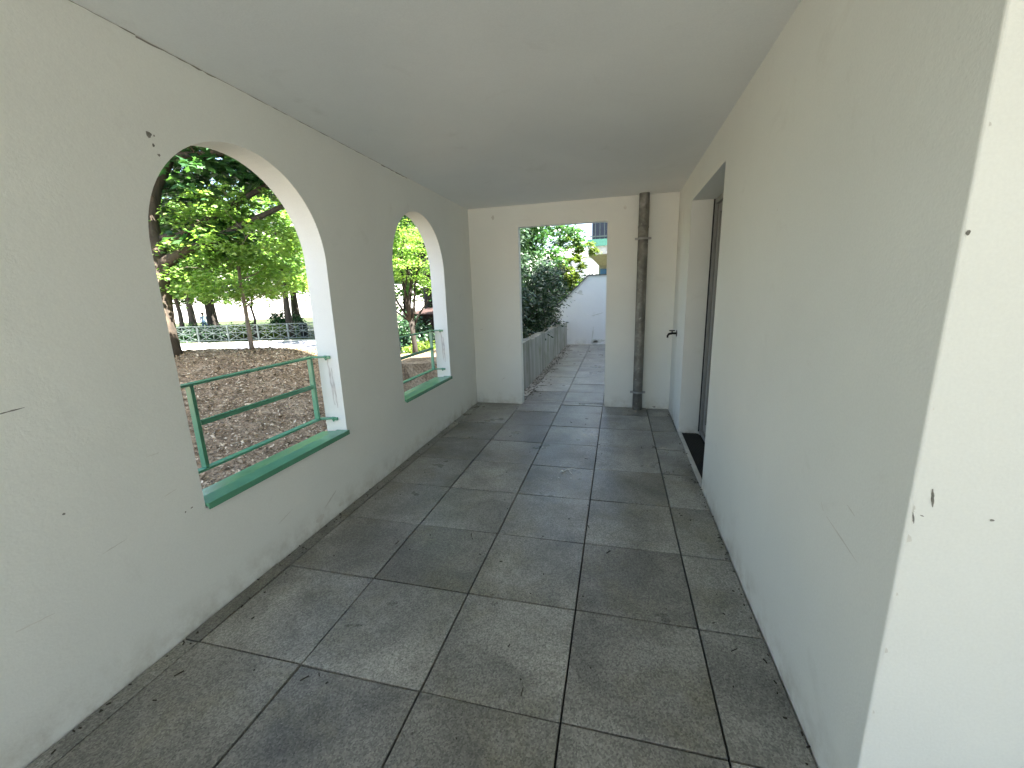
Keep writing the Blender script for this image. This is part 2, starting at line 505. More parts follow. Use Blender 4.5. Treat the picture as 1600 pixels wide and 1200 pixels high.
# arcade wall with two round arched openings
def arcade():
    ys = [YB]; 
    out = MB()
    N_A = 40
    def prof(yc, r):
        pts = [(yc - r, ZS), (yc - r, ZC)]
        for k in range(1, N_A):
            a = math.pi - math.pi * k / N_A
            pts.append((yc + r * math.cos(a), ZC + r * math.sin(a)))
        pts += [(yc + r, ZC), (yc + r, ZS)]
        return pts
    # each face is cut in strips above and below each opening
    y0 = YB; yend = YEB
    z0 = -0.25; z1 = H + 0.02
    def quad(p, q, r_, s, x): out.add([(x, *p), (x, *q), (x, *r_), (x, *s)], [(0, 1, 2, 3)])
    for x in (XL, XO):
        cur = y0
        for yc, r in ARCHES:
            quad((cur, z0), (yc - r, z0), (yc - r, z1), (cur, z1), x)
            quad((yc - r, z0), (yc + r, z0), (yc + r, ZS), (yc - r, ZS), x)
            pr = prof(yc, r)[1:-1]
            for (a, za), (b2, zb) in zip(pr[:-1], pr[1:]):
                if b2 - a > 1e-6: quad((a, za), (b2, zb), (b2, z1), (a, z1), x)
            cur = yc + r
        quad((cur, z0), (yend, z0), (yend, z1), (cur, z1), x)
    for yc, r in ARCHES:
        pr = prof(yc, r)
        k0 = len(out.v)
        for (a, za), (b2, zb) in zip(pr, pr[1:] + pr[:1]):
            out.add([(XL, a, za), (XL, b2, zb), (XO, b2, zb), (XO, a, za)], [(0, 1, 2, 3)], smooth=False)
    for y in (y0, yend):
        out.add([(XL, y, z0), (XO, y, z0), (XO, y, z1), (XL, y, z1)], [(0, 1, 2, 3)])
    me = out.mesh('arcade_wall', recalc=False)
    bm = bmesh.new(); bm.from_mesh(me)
    bmesh.ops.remove_doubles(bm, verts=bm.verts, dist=1e-5)
    bmesh.ops.recalc_face_normals(bm, faces=bm.faces)
    bm.to_mesh(me); bm.free()
    o = link('arcade_wall', me, M['wall'])
    return tag(o, 'off-white rendered wall pierced by two round-arched openings', 'wall')
arcade_wall = arcade()

def sill(yc, r, parent):
    y0, y1 = yc - r + 0.004, yc + r - 0.004
    s = MB()
    prof = [(XL + 0.016, 0.484), (XL + 0.016, 0.5105), (XL - 0.072, 0.5095), (XL - 0.078, 0.5025), (XO - 0.035, 0.491), (XO - 0.035, 0.478), (XO - 0.030, 0.478), (XO - 0.030, 0.490), (XL + 0.010, 0.494), (XL + 0.010, 0.484)]
    # front lip reaches a little past the jambs, the tray sits between them
    n = len(prof)
    V = [(x, y0, z) for x, z in prof] + [(x, y1, z) for x, z in prof]
    F = [(i, (i + 1) % n, n + (i + 1) % n, n + i) for i in range(n)]
    F += [tuple(range(n))[::-1], tuple(range(n, 2 * n))]
    s.add(V, F)
    s.box(XL + 0.0165, XL + 0.0185, y0 - 0.002, y1 + 0.006, 0.482, 0.5115)
    return s.build('window_sill', M['green'], parent)
sill(*ARCHES[0], arcade_wall)
sill(*ARCHES[1], arcade_wall)

def patch(name, parent, mat, plane, c0, pts, jag=0.0):
    """thin irregular mark lying 1 mm proud of a wall; pts in wall coordinates"""
    m = MB()
    V = []
    for u, v in pts:
        u += random.uniform(-jag, jag); v += random.uniform(-jag, jag)
        V.append((c0, u, v) if plane == 'x' else ((u, c0, v) if plane == 'y' else (u, v, c0)))
    m.add(V, [tuple(range(len(V)))])
    return m.build(name, mat, parent, recalc=False)

def blob(cx, cy, rx, ry, n=11):
    return [(cx + rx * math.cos(2*math.pi*k/n) * random.uniform(.55, 1.1), cy + ry * math.sin(2*math.pi*k/n) * random.uniform(.55, 1.1)) for k in range(n)]
def stroke(p, q, w, n=8, wob=0.1):
    (x0, y0), (x1, y1) = p, q
    dx, dy = x1 - x0, y1 - y0; L = math.hypot(dx, dy); nx, ny = -dy / L, dx / L
    top, bot = [], []
    for k in range(n + 1):
        t = k / n; ww = w * math.sin(math.pi * min(max(t, .06), .94)) ** .6 * random.uniform(.6, 1.1)
        o = random.uniform(-wob, wob) * w
        top.append((x0 + dx*t + nx*(ww/2 + o), y0 + dy*t + ny*(ww/2 + o)))
        bot.append((x0 + dx*t - nx*(ww/2 - o), y0 + dy*t - ny*(ww/2 - o)))
    return top + bot[::-1]
e = 0.0012
for pts in (blob(0.276, 1.995, .014, .012), blob(0.287, 1.961, .006, .007), blob(0.300, 1.93, .006, .006), blob(0.296, 1.997, .004, .004)):
    patch('scuff_mark', arcade_wall, M['scuff'], 'x', XL + e, pts)
for pts in (stroke((-0.335, 1.071), (-0.262, 1.077), .004), stroke((-0.36, 1.10), (-0.335, 1.095), .005), blob(.115, .517, .004, .004), blob(.143, .522, .006, .004), blob(-.245, .712, .006, .004)):
    patch('scuff_mark', arcade_wall, M['scuff'], 'x', XL + e, pts)
for pts in (stroke((.05, .62), (.10, .63), .004), stroke((-.18, .52), (-.10, .53), .004), stroke((.55, .20), (.66, .23), .006), stroke((.90, .10), (1.02, .16), .012), blob(1.05, .05, .03, .015), stroke((-.42, .42), (-.33, .41), .005), stroke((.02, .80), (.07, .80), .003), blob(.85, .06, .05, .02)):
    patch('scuff_mark', arcade_wall, M['scuff_light'], 'x', XL + e, pts, .0008)
# hairline gap between wall head and ceiling, opening in places
def crack(parent, x, y0, y1, z, w, seg):
    m = MB(); n = int((y1 - y0) / seg)
    top = []; bot = []
    for k in range(n + 1):
        y = y0 + (y1 - y0) * k / n
        ww = w * random.uniform(.25, 1.0)
        top.append((x, y, z + random.uniform(-.001, .001))); bot.append((x, y, z - ww))
    V = top + bot[::-1]
    L = len(top)
    m.add(V, [(i, i + 1, 2*L - 2 - i, 2*L - 1 - i) for i in range(L - 1)])
    return m.build('crack', M['crack'], parent, recalc=False)
crack(arcade_wall, XL + e, 0.30, 0.62, H - 0.004, .008, .02)
crack(arcade_wall, XL + e, 0.62, 1.95, H - 0.003, .0035, .03)
crack(arcade_wall, XL + e, 1.95, 2.35, H - 0.004, .008, .025)
crack(arcade_wall, XL + e, -0.5, 0.30, H - 0.002, .004, .03)

# end wall with the tall opening
def end_wall():
    x0, x1, zt = -0.985, 0.018, 2.10
    out = MB()
    a, b2 = XL, XR
    z0, z1 = -0.25, H + 0.02
    def both(xa, xb, za, zb):
        out.add([(xa, YE, za), (xb, YE, za), (xb, YE, zb), (xa, YE, zb)], [(0, 1, 2, 3)])
        out.add([(xa, YEB, za), (xb, YEB, za), (xb, YEB, zb), (xa, YEB, zb)], [(3, 2, 1, 0)])
    both(a, x0, z0, z1); both(x1, b2, z0, z1); both(x0, x1, zt, z1)
    out.add([(x0, YE, z0), (x0, YEB, z0), (x0, YEB, zt), (x0, YE, zt)], [(0, 1, 2, 3)])
    out.add([(x1, YE, z0), (x1, YEB, z0), (x1, YEB, zt), (x1, YE, zt)], [(3, 2, 1, 0)])
    out.add([(x0, YE, zt), (x1, YE, zt), (x1, YEB, zt), (x0, YEB, zt)], [(0, 1, 2, 3)])
    me = out.mesh('end_wall', recalc=False)
    bm = bmesh.new(); bm.from_mesh(me)
    bmesh.ops.remove_doubles(bm, verts=bm.verts, dist=1e-5)
    bm.to_mesh(me); bm.free()
    o = link('end_wall', me, M['wall'])
    return tag(o, 'off-white end wall with a tall doorless opening to the garden passage', 'wall')
ew = end_wall()
for pts in (blob(-1.28, 2.22, .02, .03), stroke((-1.50, .93), (-1.46, .935), .008), stroke((-1.25, .30), (-1.20, .33), .008), stroke((.55, .02), (.60, .03), .02), blob(.20, 2.22, .02, .025)):
    patch('scuff_mark', ew, M['scuff_light'], 'y', YE - e, pts)
patch('scuff_mark', ew, M['scuff'], 'y', YE - e, blob(.585, .018, .022, .012))

# house wall with the deep doorway, returning at the near corner
YC, D0, D1, DZ, DD = -0.113, 1.82, 3.0, 2.09, 0.175
def side_wall():
    out = MB()
    z0, z1 = -0.25, H + 0.02
    xo = XR + 0.40
    P = lambda x, y, z: (x, y, z)
    def q(*v): out.add(v, [(0, 1, 2, 3)])
    q((XR, YC, z0), (XR, D0, z0), (XR, D0, z1), (XR, YC, z1))
    q((XR, D1, z0), (XR, YEB, z0), (XR, YEB, z1), (XR, D1, z1))
    q((XR, D0, DZ), (XR, D1, DZ), (XR, D1, z1), (XR, D0, z1))
    q((XR, D0, z0), (xo, D0, z0), (xo, D0, DZ), (XR, D0, DZ))
    q((XR, D1, z0), (xo, D1, z0), (xo, D1, DZ), (XR, D1, DZ))
    q((XR, D0, DZ), (xo, D0, DZ), (xo, D1, DZ), (XR, D1, DZ))
    q((XR, YC, z0), (4.2, YC, z0), (4.2, YC, z1), (XR, YC, z1))
    q((xo, YC + .3, z0), (xo, D0, z0), (xo, D0, z1), (xo, YC + .3, z1))
    q((xo, D1, z0), (xo, YEB, z0), (xo, YEB, z1), (xo, D1, z1))
    q((XR, YEB, z0), (xo, YEB, z0), (xo, YEB, z1), (XR, YEB, z1))
    me = out.mesh('house_wall', recalc=False)
    bm = bmesh.new(); bm.from_mesh(me)
    bmesh.ops.remove_doubles(bm, verts=bm.verts, dist=1e-5)
    bmesh.ops.recalc_face_normals(bm, faces=bm.faces)
    ed = [e2 for e2 in bm.edges if all(abs(v.co.x - XR) < 1e-4 and abs(v.co.y - YC) < 1e-4 for v in e2.verts)]
    bmesh.ops.bevel(bm, geom=ed, offset=0.006, segments=3, affect='EDGES', profile=0.5)
    bm.to_mesh(me); bm.free()
    o = link('house_wall', me, M['wall'])
    return tag(o, 'plain off-white house wall with a deep recessed doorway and a near corner', 'wall')
hw = side_wall()
for pts in (stroke((.783, .915), (.777, .955), .007), blob(.883, .897, .005, .003), blob(.752, 1.449, .004, .006), stroke((.752, .90), (.757, .875), .004), stroke((.765, .895), (.772, .893), .003)):
    patch('scuff_mark', hw, M['scuff'], 'y', YC - e, pts)
for pts in (stroke((.19, .715), (.02, .685), .006), blob(.857, 1.653, .004, .006), stroke((.23, .74), (.21, .72), .005), stroke((.10, .80), (.06, .79), .004)):
    patch('scuff_mark', hw, M['scuff_light'], 'x', XR - e, pts)

for z, h in ((.905, .012), (.90, .006), (.83, .02), (.55, .016), (.38, .01), (1.12, .006), (1.62, .008), (.70, .009)):
    w = h * random.uniform(.35, .6)
    patch('chipped_corner', hw, M['scuff_light'], 'y', YC - e, [(XR + .006, z), (XR + .006 + w, z + h*.2), (XR + .006 + w*.7, z + h*.7), (XR + .006, z + h)])
# unseen upper storeys, height set to shade the bank; underside is the ceiling
b = MB()
b.box(XO - 0.01, 5.0, -4.08, YEB + 0.02, H, 8.8)
tag(b.build('ceiling', M['ceiling']), 'flat off-white painted ceiling and the unseen upper storeys added to shade the bank', 'ceiling', kind='structure')
# unseen wing added along the passage, height set to shade the bushes
b = MB(); b.box(XR + 0.15, 5.0, YEB + 0.03, 13.0, -0.3, 5.9)
tag(b.build('shade_wing', M['wall']), 'unseen rendered wing of the house added to shade the garden passage', 'building')

b = MB(); b.box(2.3, 2.5, -4.1, YC - .002, -.2, H - .002)  # unseen wall added to cut side light on the terrace
tag(b.build('light_block_wall', M['wall']), 'unseen rendered wall added behind the viewpoint to block side light', 'wall')
b = MB(); b.add([(-9, -16, -.03), (9, -16, -.03), (9, -4.12, -.03), (-1.7, -4.12, -.03), (-9, -8, -.03)], [(0, 1, 2, 3, 4)])
tag(b.build('bounce_forecourt', simple('bounce_gravel', (.25, .255, .24), .9), recalc=False), 'unseen pale gravel forecourt in front of the terrace', 'bounce_forecourt', kind='structure')  # unseen gravel sheet added to bounce sunlight up to the ceiling
# ------------------------------------------------------------------ doorway things
def glazed_door():
    d = empty('glazed_door', (XR + DD, (D0 + D1) / 2, 0), 'grey framed glazed door set deep in the wall recess', 'door')
    xa = XR + DD
    fr = MB()
    for (y0, y1, z0, z1) in ((D1 - .045, D1 - .002, .045, DZ - .002), (D0 + .002, D0 + .045, .045, DZ - .002), (D0 + .045, D1 - .045, DZ - .047, DZ - .002), (D0 + .002, D1 - .002, .006, .045)):
        fr.box(xa + .008, xa + .075, y0, y1, z0, z1)
    fr.build('door_frame', M['frame'], d, bevel=.004)
    g = MB()
    for (y0, y1, z0, z1) in ((D1 - .012, D1 - .001, .02, DZ - .001), (D1 - .062, D1 - .046, .05, DZ - .06)):
        g.box(xa - .002 if y1 > D1 - .02 else xa + .028, xa + .03 if y1 > D1 - .02 else xa + .06, y0, y1, z0, z1)
    g.build('gasket', M['gasket'], d)
    ym = (D0 + D1) / 2
    for (ya, yb) in ((D0 + .05, ym - .003), (ym + .003, D1 - .064)):
        s = MB()
        s.box(xa + .026, xa + .085, ya, ya + .07, .05, DZ - .05)
        s.box(xa + .026, xa + .085, yb - .07, yb, .05, DZ - .05)
        s.box(xa + .026, xa + .085, ya + .07, yb - .07, .05, .14)
        s.box(xa + .026, xa + .085, ya + .07, yb - .07, DZ - .12, DZ - .05)
        so = s.build('door_leaf', M['frame'], d, bevel=.004)
        gl = MB(); gl.box(xa + .05, xa + .062, ya + .068, yb - .068, .138, DZ - .118)
        gl.build('glass_pane', M['glass_dark'], so)
    return d
glazed_door()
b = MB(); b.box(XR + .42, XR + .43, D0 - .3, D1 + .3, -.05, H)
tag(b.build('curtain', M['strip']), 'pale curtain hanging inside behind the glazed door', 'curtain')
b = MB(); b.box(XR - .006, XR + .026, D0 - .005, D1 + .0, -.03, .006)
tag(b.build('threshold_strip', M['strip'], bevel=.002), 'pale metal strip along the edge of the doorway floor', 'threshold')
b = MB()
b.box(XR + .027, XR + DD + .006, D0 + .004, D1 - .004, -.03, -.006)
k = XR + .032
while k < XR + DD - .01:
    b.box(k, k + .006, D0 + .006, D1 - .006, -.006, .001); k += .013
tag(b.build('door_mat', M['mat']), 'dark ribbed mat filling the recessed doorway floor', 'mat')

# drainpipe
PX, PY, PR = 0.392, YE - .066, 0.0525
dp = empty('drainpipe', (PX, PY, 0), 'weathered grey drainpipe standing against the end wall', 'drainpipe')
b = MB()
b.tube([(PX, PY, -.02), (PX, PY, .6), (PX, PY, 1.2), (PX, PY, H + .01)], PR, 28, caps=False)
b.build('pipe', M['pipe'], dp)
b = MB(); b.lathe((PX, PY, 2.0), [(PR, -.012), (PR + .003, -.008), (PR + .003, .008), (PR, .012)], 28)
b.build('joint_ring', M['pipe'], dp)
for z in (0.205, 1.885):
    b = MB()
    b.lathe((PX, PY, z), [(PR + .001, -.012), (PR + .0045, -.011), (PR + .0045, .011), (PR + .001, .012)], 28)
    for s in (-1, 1):
        b.box(PX + s*(PR + .016) - .015, PX + s*(PR + .016) + .015, PY - .006, PY + .006, z - .012, z + .012)
        b.tube([(PX + s*(PR + .022), PY - .014, z), (PX + s*(PR + .022), PY + .014, z)], .006, 8)
    b.tube([(PX, PY + PR, z), (PX, YE, z)], .006, 8)
    b.build('pipe_clamp', M['zinc'], dp)

# garden tap on the house wall, in the corner
TY, TZ = 3.49, 0.905
tp = empty('garden_tap', (XR, TY, TZ), 'small dark garden tap sticking out of the wall by the corner', 'tap')
b = MB()
b.tube([(XR + .002, TY, TZ), (XR - .004, TY, TZ)], .034, 20)
b.build('wall_flange', M['brass'], tp)
b = MB()
b.tube([(XR - .003, TY, TZ), (XR - .05, TY, TZ), (XR - .062, TY, TZ - .004)], [.011, .011, .010], 12)
b.tube([(XR - .045, TY, TZ), (XR - .075, TY, TZ - .006), (XR - .088, TY, TZ - .024), (XR - .088, TY, TZ - .045)], [.012, .012, .010, .009], 12)
b.build('spout', M['brass'], tp)
b = MB()
b.tube([(XR - .045, TY, TZ), (XR - .045, TY, TZ + .026)], .007, 10)
b.tube([(XR - .075, TY - .002, TZ + .028), (XR - .045, TY, TZ + .026), (XR - .018, TY + .002, TZ + .028)], [.005, .008, .005], 10)
b.build('tap_handle', M['brass'], tp)

# ------------------------------------------------------------------ guard rails
def guard_rail(yc, r, label):
    y0, y1 = yc - r, yc + r
    xr = XO - .020
    g = empty('guard_rail', (xr, yc, .5), label, 'railing', 'green guard rails in the arches')
    def strap(z, h):
        """flat bar that runs past the jamb outside and returns to it"""
        m = MB()
        m.obox((xr, y0 - .05, z), (xr, y1 - .03, z), .038, h)
        m.obox((xr, y1 - .035, z), (XL - .085, y1 - .004, z - .001), .030, h * .9)
        m.obox((XL - .098, y1 - .006, z - .002), (XL - .055, y1 - .006, z - .004), .012, .02)
        m.tube([(XL - .085, y1 - .010, z + .004), (XL - .085, y1 - .010, z - .022)], .006, 8)
        m.tube([(XL - .085, y1 - .010, z - .006), (XL - .085, y1 - .010, z - .013)], .010, 6, smooth=False)
        return m
    strap(1.003, .012).build('top_rail', M['green'], g, bevel=.0012)
    strap(.590, .012).build('bottom_rail', M['green'], g, bevel=.0012)
    m = MB(); m.obox((xr, y0 + .185, .813), (xr, y1 - .065, .813), .012, .026); m.build('middle_rail', M['green'], g, bevel=.001)
    for y in (y0 + .165, y1 - .052):
        m = MB(); m.box(xr - .015, xr + .015, y - .009, y + .009, .5965, .9965)
        m.build('post', M['green'], g, bevel=.0015)
    return g
guard_rail(*ARCHES[0], 'green painted guard rail in the nearer, larger-looking arch')
guard_rail(*ARCHES[1], 'green painted guard rail in the arch beside the end wall')
# run-off stains on the jambs below the rail fixings
for yc, r in ARCHES:
    y = yc + r - e
    for (xa, xb, za, zb) in ((XL - .090, XL - .070, .68, .985), (XL - .068, XL - .052, .66, .93)):
        pts = stroke(((xa + xb)/2, zb), ((xa + xb)/2 + .012, za), xb - xa, 10, .2)
        patch('run_off_stain', arcade_wall, M['rust_stain'], 'y', y, pts)

# small litter on the slabs
bd = empty('bird_dropping', (-.19, 1.92, .005), 'splash of dried white bird dropping on a mid-terrace slab', 'dropping')
for pts in (stroke((-.235, 1.905), (-.205, 1.955), .012), stroke((-.215, 1.95), (-.17, 1.935), .010), stroke((-.19, 1.93), (-.16, 1.87), .007), stroke((-.205, 1.955), (-.16, 1.97), .010), stroke((-.17, 1.97), (-.135, 1.955), .014), blob(-.25, 1.79, .008, .006), blob(-.16, 1.80, .010, .005), blob(-.30, 1.76, .005, .005)):
    b = MB(); b.add([(u, v, .0048) for u, v in pts], [tuple(range(len(pts)))])
    b.build('splash', M['bird'], bd, recalc=False)
b = MB(); b.lathe((-.238, 1.90, .0045), [(.012, 0), (.013, .004), (.008, .010), (.001, .012)], 10)
b.build('lump', M['bird'], bd)
b = MB()
for k in range(110):
    x = random.uniform(-1.55, .72); y = random.uniform(-.9, 3.7); a = random.uniform(0, 6.3); L = random.choice([.006, .006, .008, .01, .014, .03])
    w = random.uniform(.002, .004)
    b.obox((x, y, .0055), (x + math.cos(a)*L, y + math.sin(a)*L, .0055), w, .003)
for k in range(160):
    x = XL + abs(random.gauss(0, .04)) + .01 if k % 2 else XR - abs(random.gauss(0, .02)) - .008
    y = random.uniform(-.9, 3.7); a = random.uniform(0, 6.3); L = random.uniform(.004, .014)
    b.obox((x, y, .0055), (x + math.cos(a)*L, y + math.sin(a)*L, .0055), .004, .003)
for k in range(420):
    y = random.uniform(4.0, 9.5); x = -1.10 + abs(random.gauss(0, .10)); a = random.uniform(0, 6.3); L = random.uniform(.006, .035)
    b.obox((x, y, .006), (x + math.cos(a)*L, y + math.sin(a)*L, .007), random.uniform(.004, .014), .003)
tag(b.build('leaf_litter', M['debris'], recalc=False), 'tiny dark twigs and crumbs scattered on the paving', 'litter', kind='stuff')

# ------------------------------------------------------------------ ground
CT = np.array([-3, .44, .65, 1.1, 1.67, 2.11, 2.48, 3.17, 3.93, 4.31, 4.69, 5.09, 7.0])
CZ = np.array([.76, .72, .73, .71, .67, .63, .56, .44, .34, .30, .26, .17, .0])
def vnoise(x, y, s, seed):
    """smooth value noise"""
    r = np.random.default_rng(seed).random((64, 64))
    u, v = x * s, y * s
    i, j = np.floor(u).astype(int), np.floor(v).astype(int)
    fu, fv = u - i, v - j
    fu = fu*fu*(3 - 2*fu); fv = fv*fv*(3 - 2*fv)
    g = lambda a, b2: r[a % 64, b2 % 64]
    return (g(i, j)*(1-fu)*(1-fv) + g(i+1, j)*fu*(1-fv) + g(i, j+1)*(1-fu)*fv + g(i+1, j+1)*fu*fv) - .5
def terrain(x, y):
    x = np.asarray(x, float); y = np.asarray(y, float)
    t = (x + 6.5) * .718 + (y - 3.0) * .696
    m = (x + 6.5) * -.696 + (y - 3.0) * .718
    zc = np.interp(t, CT, CZ)
    near = zc + m * .27
    near = np.maximum(near, -.16)
    k = np.clip((m + .9) / .9, 0, 1)
    near = near - .03 * k * k
    far = zc - .03 - .15 * m
    z = np.where(m < 0, near, np.maximum(far, -1.15))
    amp = np.clip(1 - (m - 10) / 10, 0, 1)
    z = z + amp * (.07 * vnoise(x, y, 1.3, 1) + .05 * vnoise(x, y, 3.7, 2) + .02 * vnoise(x, y, 9, 3)) * np.where(m > -.9, np.clip(1 - (m+.9)/.9, .25, 1), 1)
    # level ground under and behind the house
    lev = np.clip((x + 2.3) / .5, 0, 1)
    z = z * (1 - lev) - .16 * lev
    # raised bed behind the planter wall
    return z
gx = np.unique(np.concatenate([np.linspace(-900, -60, 15), np.linspace(-60, -12, 25), np.linspace(-12, -1.7, 90), np.linspace(-1.7, 12, 12), np.linspace(12, 900, 15)]))
gy = np.unique(np.concatenate([np.linspace(-900, -30, 12), np.linspace(-30, -2, 10), np.linspace(-2, 10, 105), np.linspace(10, 60, 26), np.linspace(60, 900, 12)]))
GX, GY = np.meshgrid(gx, gy, indexing='ij')
GZ = terrain(GX, GY)
nx, ny = GX.shape
V = np.stack([GX, GY, GZ], -1).reshape(-1, 3)
I = np.arange(nx * ny).reshape(nx, ny)
F = np.stack([I[:-1, :-1], I[1:, :-1], I[1:, 1:], I[:-1, 1:]], -1).reshape(-1, 4)
me = bpy.data.meshes.new('ground'); me.from_pydata(V.tolist(), [], F.tolist())
me.polygons.foreach_set('use_smooth', [True] * len(me.polygons))
tag(link('ground', me, M['ground']), 'bare earth bank and park ground', 'ground', kind='structure')

# bark chips and dry leaves over the bank
def chips(n):
    x = RNG.uniform(-9.5, -1.9, n * 3); y = RNG.uniform(-1.5, 8.5, n * 3)
    m = (x + 6.5) * -.696 + (y - 3.0) * .718
    dens = .40 + 1.9 * (vnoise(x, y, 1.7, 9) + .5)
    keep = (m > -6) & (m < .8) & (RNG.random(n * 3) < dens) & ~((x > -3.3) & (y > 3.9))
    x, y = x[keep][:n], y[keep][:n]
    n = len(x)
    z = terrain(x, y) + RNG.uniform(.0, .02, n)
    L = RNG.uniform(.007, .022, n) * np.where(RNG.random(n) < .12, 1.9, 1); W = L * RNG.uniform(.25, .6, n)
    a = RNG.uniform(0, 2*np.pi, n); tilt = RNG.normal(0, .45, n); tilt2 = RNG.normal(0, .45, n)
    ux = np.stack([np.cos(a)*np.cos(tilt), np.sin(a)*np.cos(tilt), np.sin(tilt)], -1)
    vx = np.stack([-np.sin(a)*np.cos(tilt2), np.cos(a)*np.cos(tilt2), np.sin(tilt2)], -1)
    c = np.stack([x, y, z], -1)
    P = np.stack([c - ux*L[:,None], c - vx*W[:,None] + ux*(L*.2)[:,None], c + ux*L[:,None], c + vx*W[:,None] - ux*(L*.1)[:,None]], 1)
    return P.reshape(-1, 3), np.arange(n*4).reshape(-1, 4)
V, F = chips(70000)
me = bpy.data.meshes.new('wood_chips'); me.from_pydata(V.tolist(), [], F.tolist())
tag(link('wood_chips', me, M['chips']), 'brown bark chips and dry leaves covering the earth bank', 'wood chips', kind='stuff')

# far path in front of the fence, with a patch of grey setts
FA, FBp = Vector((-33.0, 17.25, 0)), Vector((-12.0, 23.2, 0))
fd = (FBp - FA).normalized(); fn_ = Vector((-fd.y, fd.x, 0))
def strip(name, s0, s1, o0, o1, z, mat, label):
    m = MB()
    P = [FA + fd*s + fn_*o for s, o in ((s0, o0), (s1, o0), (s1, o1), (s0, o1))]
    m.add([(p.x, p.y, z) for p in P], [(0, 1, 2, 3)])
    return tag(m.build(name, mat, recalc=False), label, 'path', kind='structure')
strip('path', -20, 40, -6.5, -.1, -1.135, M['path'], 'pale sunlit path in front of the park fence')
strip('paved_path', 12.2, 30, -4.6, -1.0, -1.127, M['setts'], 'grey sett paving laid in the pale path')
strip('park_path', -20, 40, 7.0, 9.0, -1.135, M['path'], 'second pale path crossing the park behind the fence')

# ------------------------------------------------------------------ park fence
def fence():
    f = empty('park_fence', (FA.x, FA.y, -1.13), 'low metal park fence with starburst crossbar panels along the far path', 'fence')
    zb, zt = -1.02, -.12
    sp = 1.87
    n = 14
    P = [FA + fd * (k * sp + .35) for k in range(n)]
    for p in P:
        m = MB(); m.obox((p.x, p.y, -1.16), (p.x, p.y, zt + .02), .09, .09, up=fd); m.build('post', M['dimmed_metal'], f)
    for p, q in zip(P[:-1], P[1:]):
        m = MB()
        w = .030
        L = sp
        at = lambda t, z: (p.x + fd.x*t, p.y + fd.y*t, z)
        a, b2 = .045, L - .045
        bar = lambda s, t, h=w, d=.03: m.obox(at(*s), at(*t), d, h, up=(0, 0, 1) if abs(s[0]-t[0]) > .01 else tuple(fd))
        bar((a, zt), (b2, zt), .045, .05); bar((a, zb), (b2, zb), .04, .04)
        zm = (zt + zb) / 2
        bar((a, zm), (b2, zm), w, .024)
        bar((a, (zm + zt)/2), (b2, (zm + zt)/2), w*.7, .018)
        for k in (.25, .5, .75): bar((a + (b2-a)*k, zb), (a + (b2-a)*k, zt), w*.8, .022)
        bar((a, zb), (b2, zt), w, .026); bar((a, zt), (b2, zb), w, .028)
        h = (a + b2) / 2
        bar((a, zm), (h, zt), w*.8, .020); bar((h, zt), (b2, zm), w*.8, .020)
        bar((a, zm), (h, zb), w*.8, .020); bar((h, zb), (b2, zm), w*.8, .020)
        m.build('fence_panel', M['dimmed_metal'], f)
    return f
fence()

# ------------------------------------------------------------------ trees
LEAF_SHAPES = {
 'quad': np.array([[0, 0], [.32, .42], [0, 1], [-.32, .42]]),
 'oval': np.array([[0, 0], [.22, .25], [.26, .55], [0, 1], [-.26, .55], [-.22, .25]]),
 'lance': np.array([[0, 0], [.13, .3], [.12, .62], [0, 1], [-.12, .62], [-.13, .3]]),
 'maple': np.array([[0, 0], [.18, .10], [.50, .12], [.40, .34], [.62, .62], [.30, .62], [.22, .80], [0, 1.05], [-.22, .80], [-.30, .62], [-.62, .62], [-.40, .34], [-.50, .12], [-.18, .10]]),
}
def leaves(centers, radii, count, size, shape, droop=0.25, tilt=.5, flat=.45, rng=RNG):
    """count leaves spread over sprays (flattened clusters) -> verts, faces"""
    centers = np.asarray(centers, float); radii = np.asarray(radii, float)
    K = len(centers)
    w = radii ** 2; w /= w.sum()
    idx = rng.choice(K, count, p=w)
    p = rng.normal(0, .45, (count, 3)) * radii[idx][:, None]
    p[:, 2] *= flat
    rad = np.hypot(p[:, 0], p[:, 1])
    p[:, 2] -= droop * rad ** 2 / radii[idx]
    c = centers[idx] + p
    # normal mostly up, leaning outward
    nrm = np.stack([rng.normal(0, tilt, count), rng.normal(0, tilt, count), np.ones(count)], -1)
    nrm[:, :2] += .5 * p[:, :2] / radii[idx][:, None]
    nrm /= np.linalg.norm(nrm, axis=1)[:, None]
    a = np.arctan2(p[:, 1], p[:, 0]) + rng.normal(0, 1.0, count)
    d = np.stack([np.cos(a), np.sin(a), -.25 * np.ones(count)], -1)
    d -= nrm * (d * nrm).sum(1)[:, None]; d /= np.linalg.norm(d, axis=1)[:, None]
    s = np.cross(nrm, d)
    sh = LEAF_SHAPES[shape]
    sz = size * rng.uniform(.65, 1.25, count)
    fold = rng.uniform(.05, .45, count)
    V = c[:, None, :] + (sh[None, :, 0, None] * s[:, None, :] + (sh[None, :, 1, None] - .2) * d[:, None, :]
        - np.abs(sh[None, :, 0, None]) * fold[:, None, None] * nrm[:, None, :]) * sz[:, None, None]
    k = len(sh)
    return V.reshape(-1, 3), np.arange(count * k).reshape(-1, k)

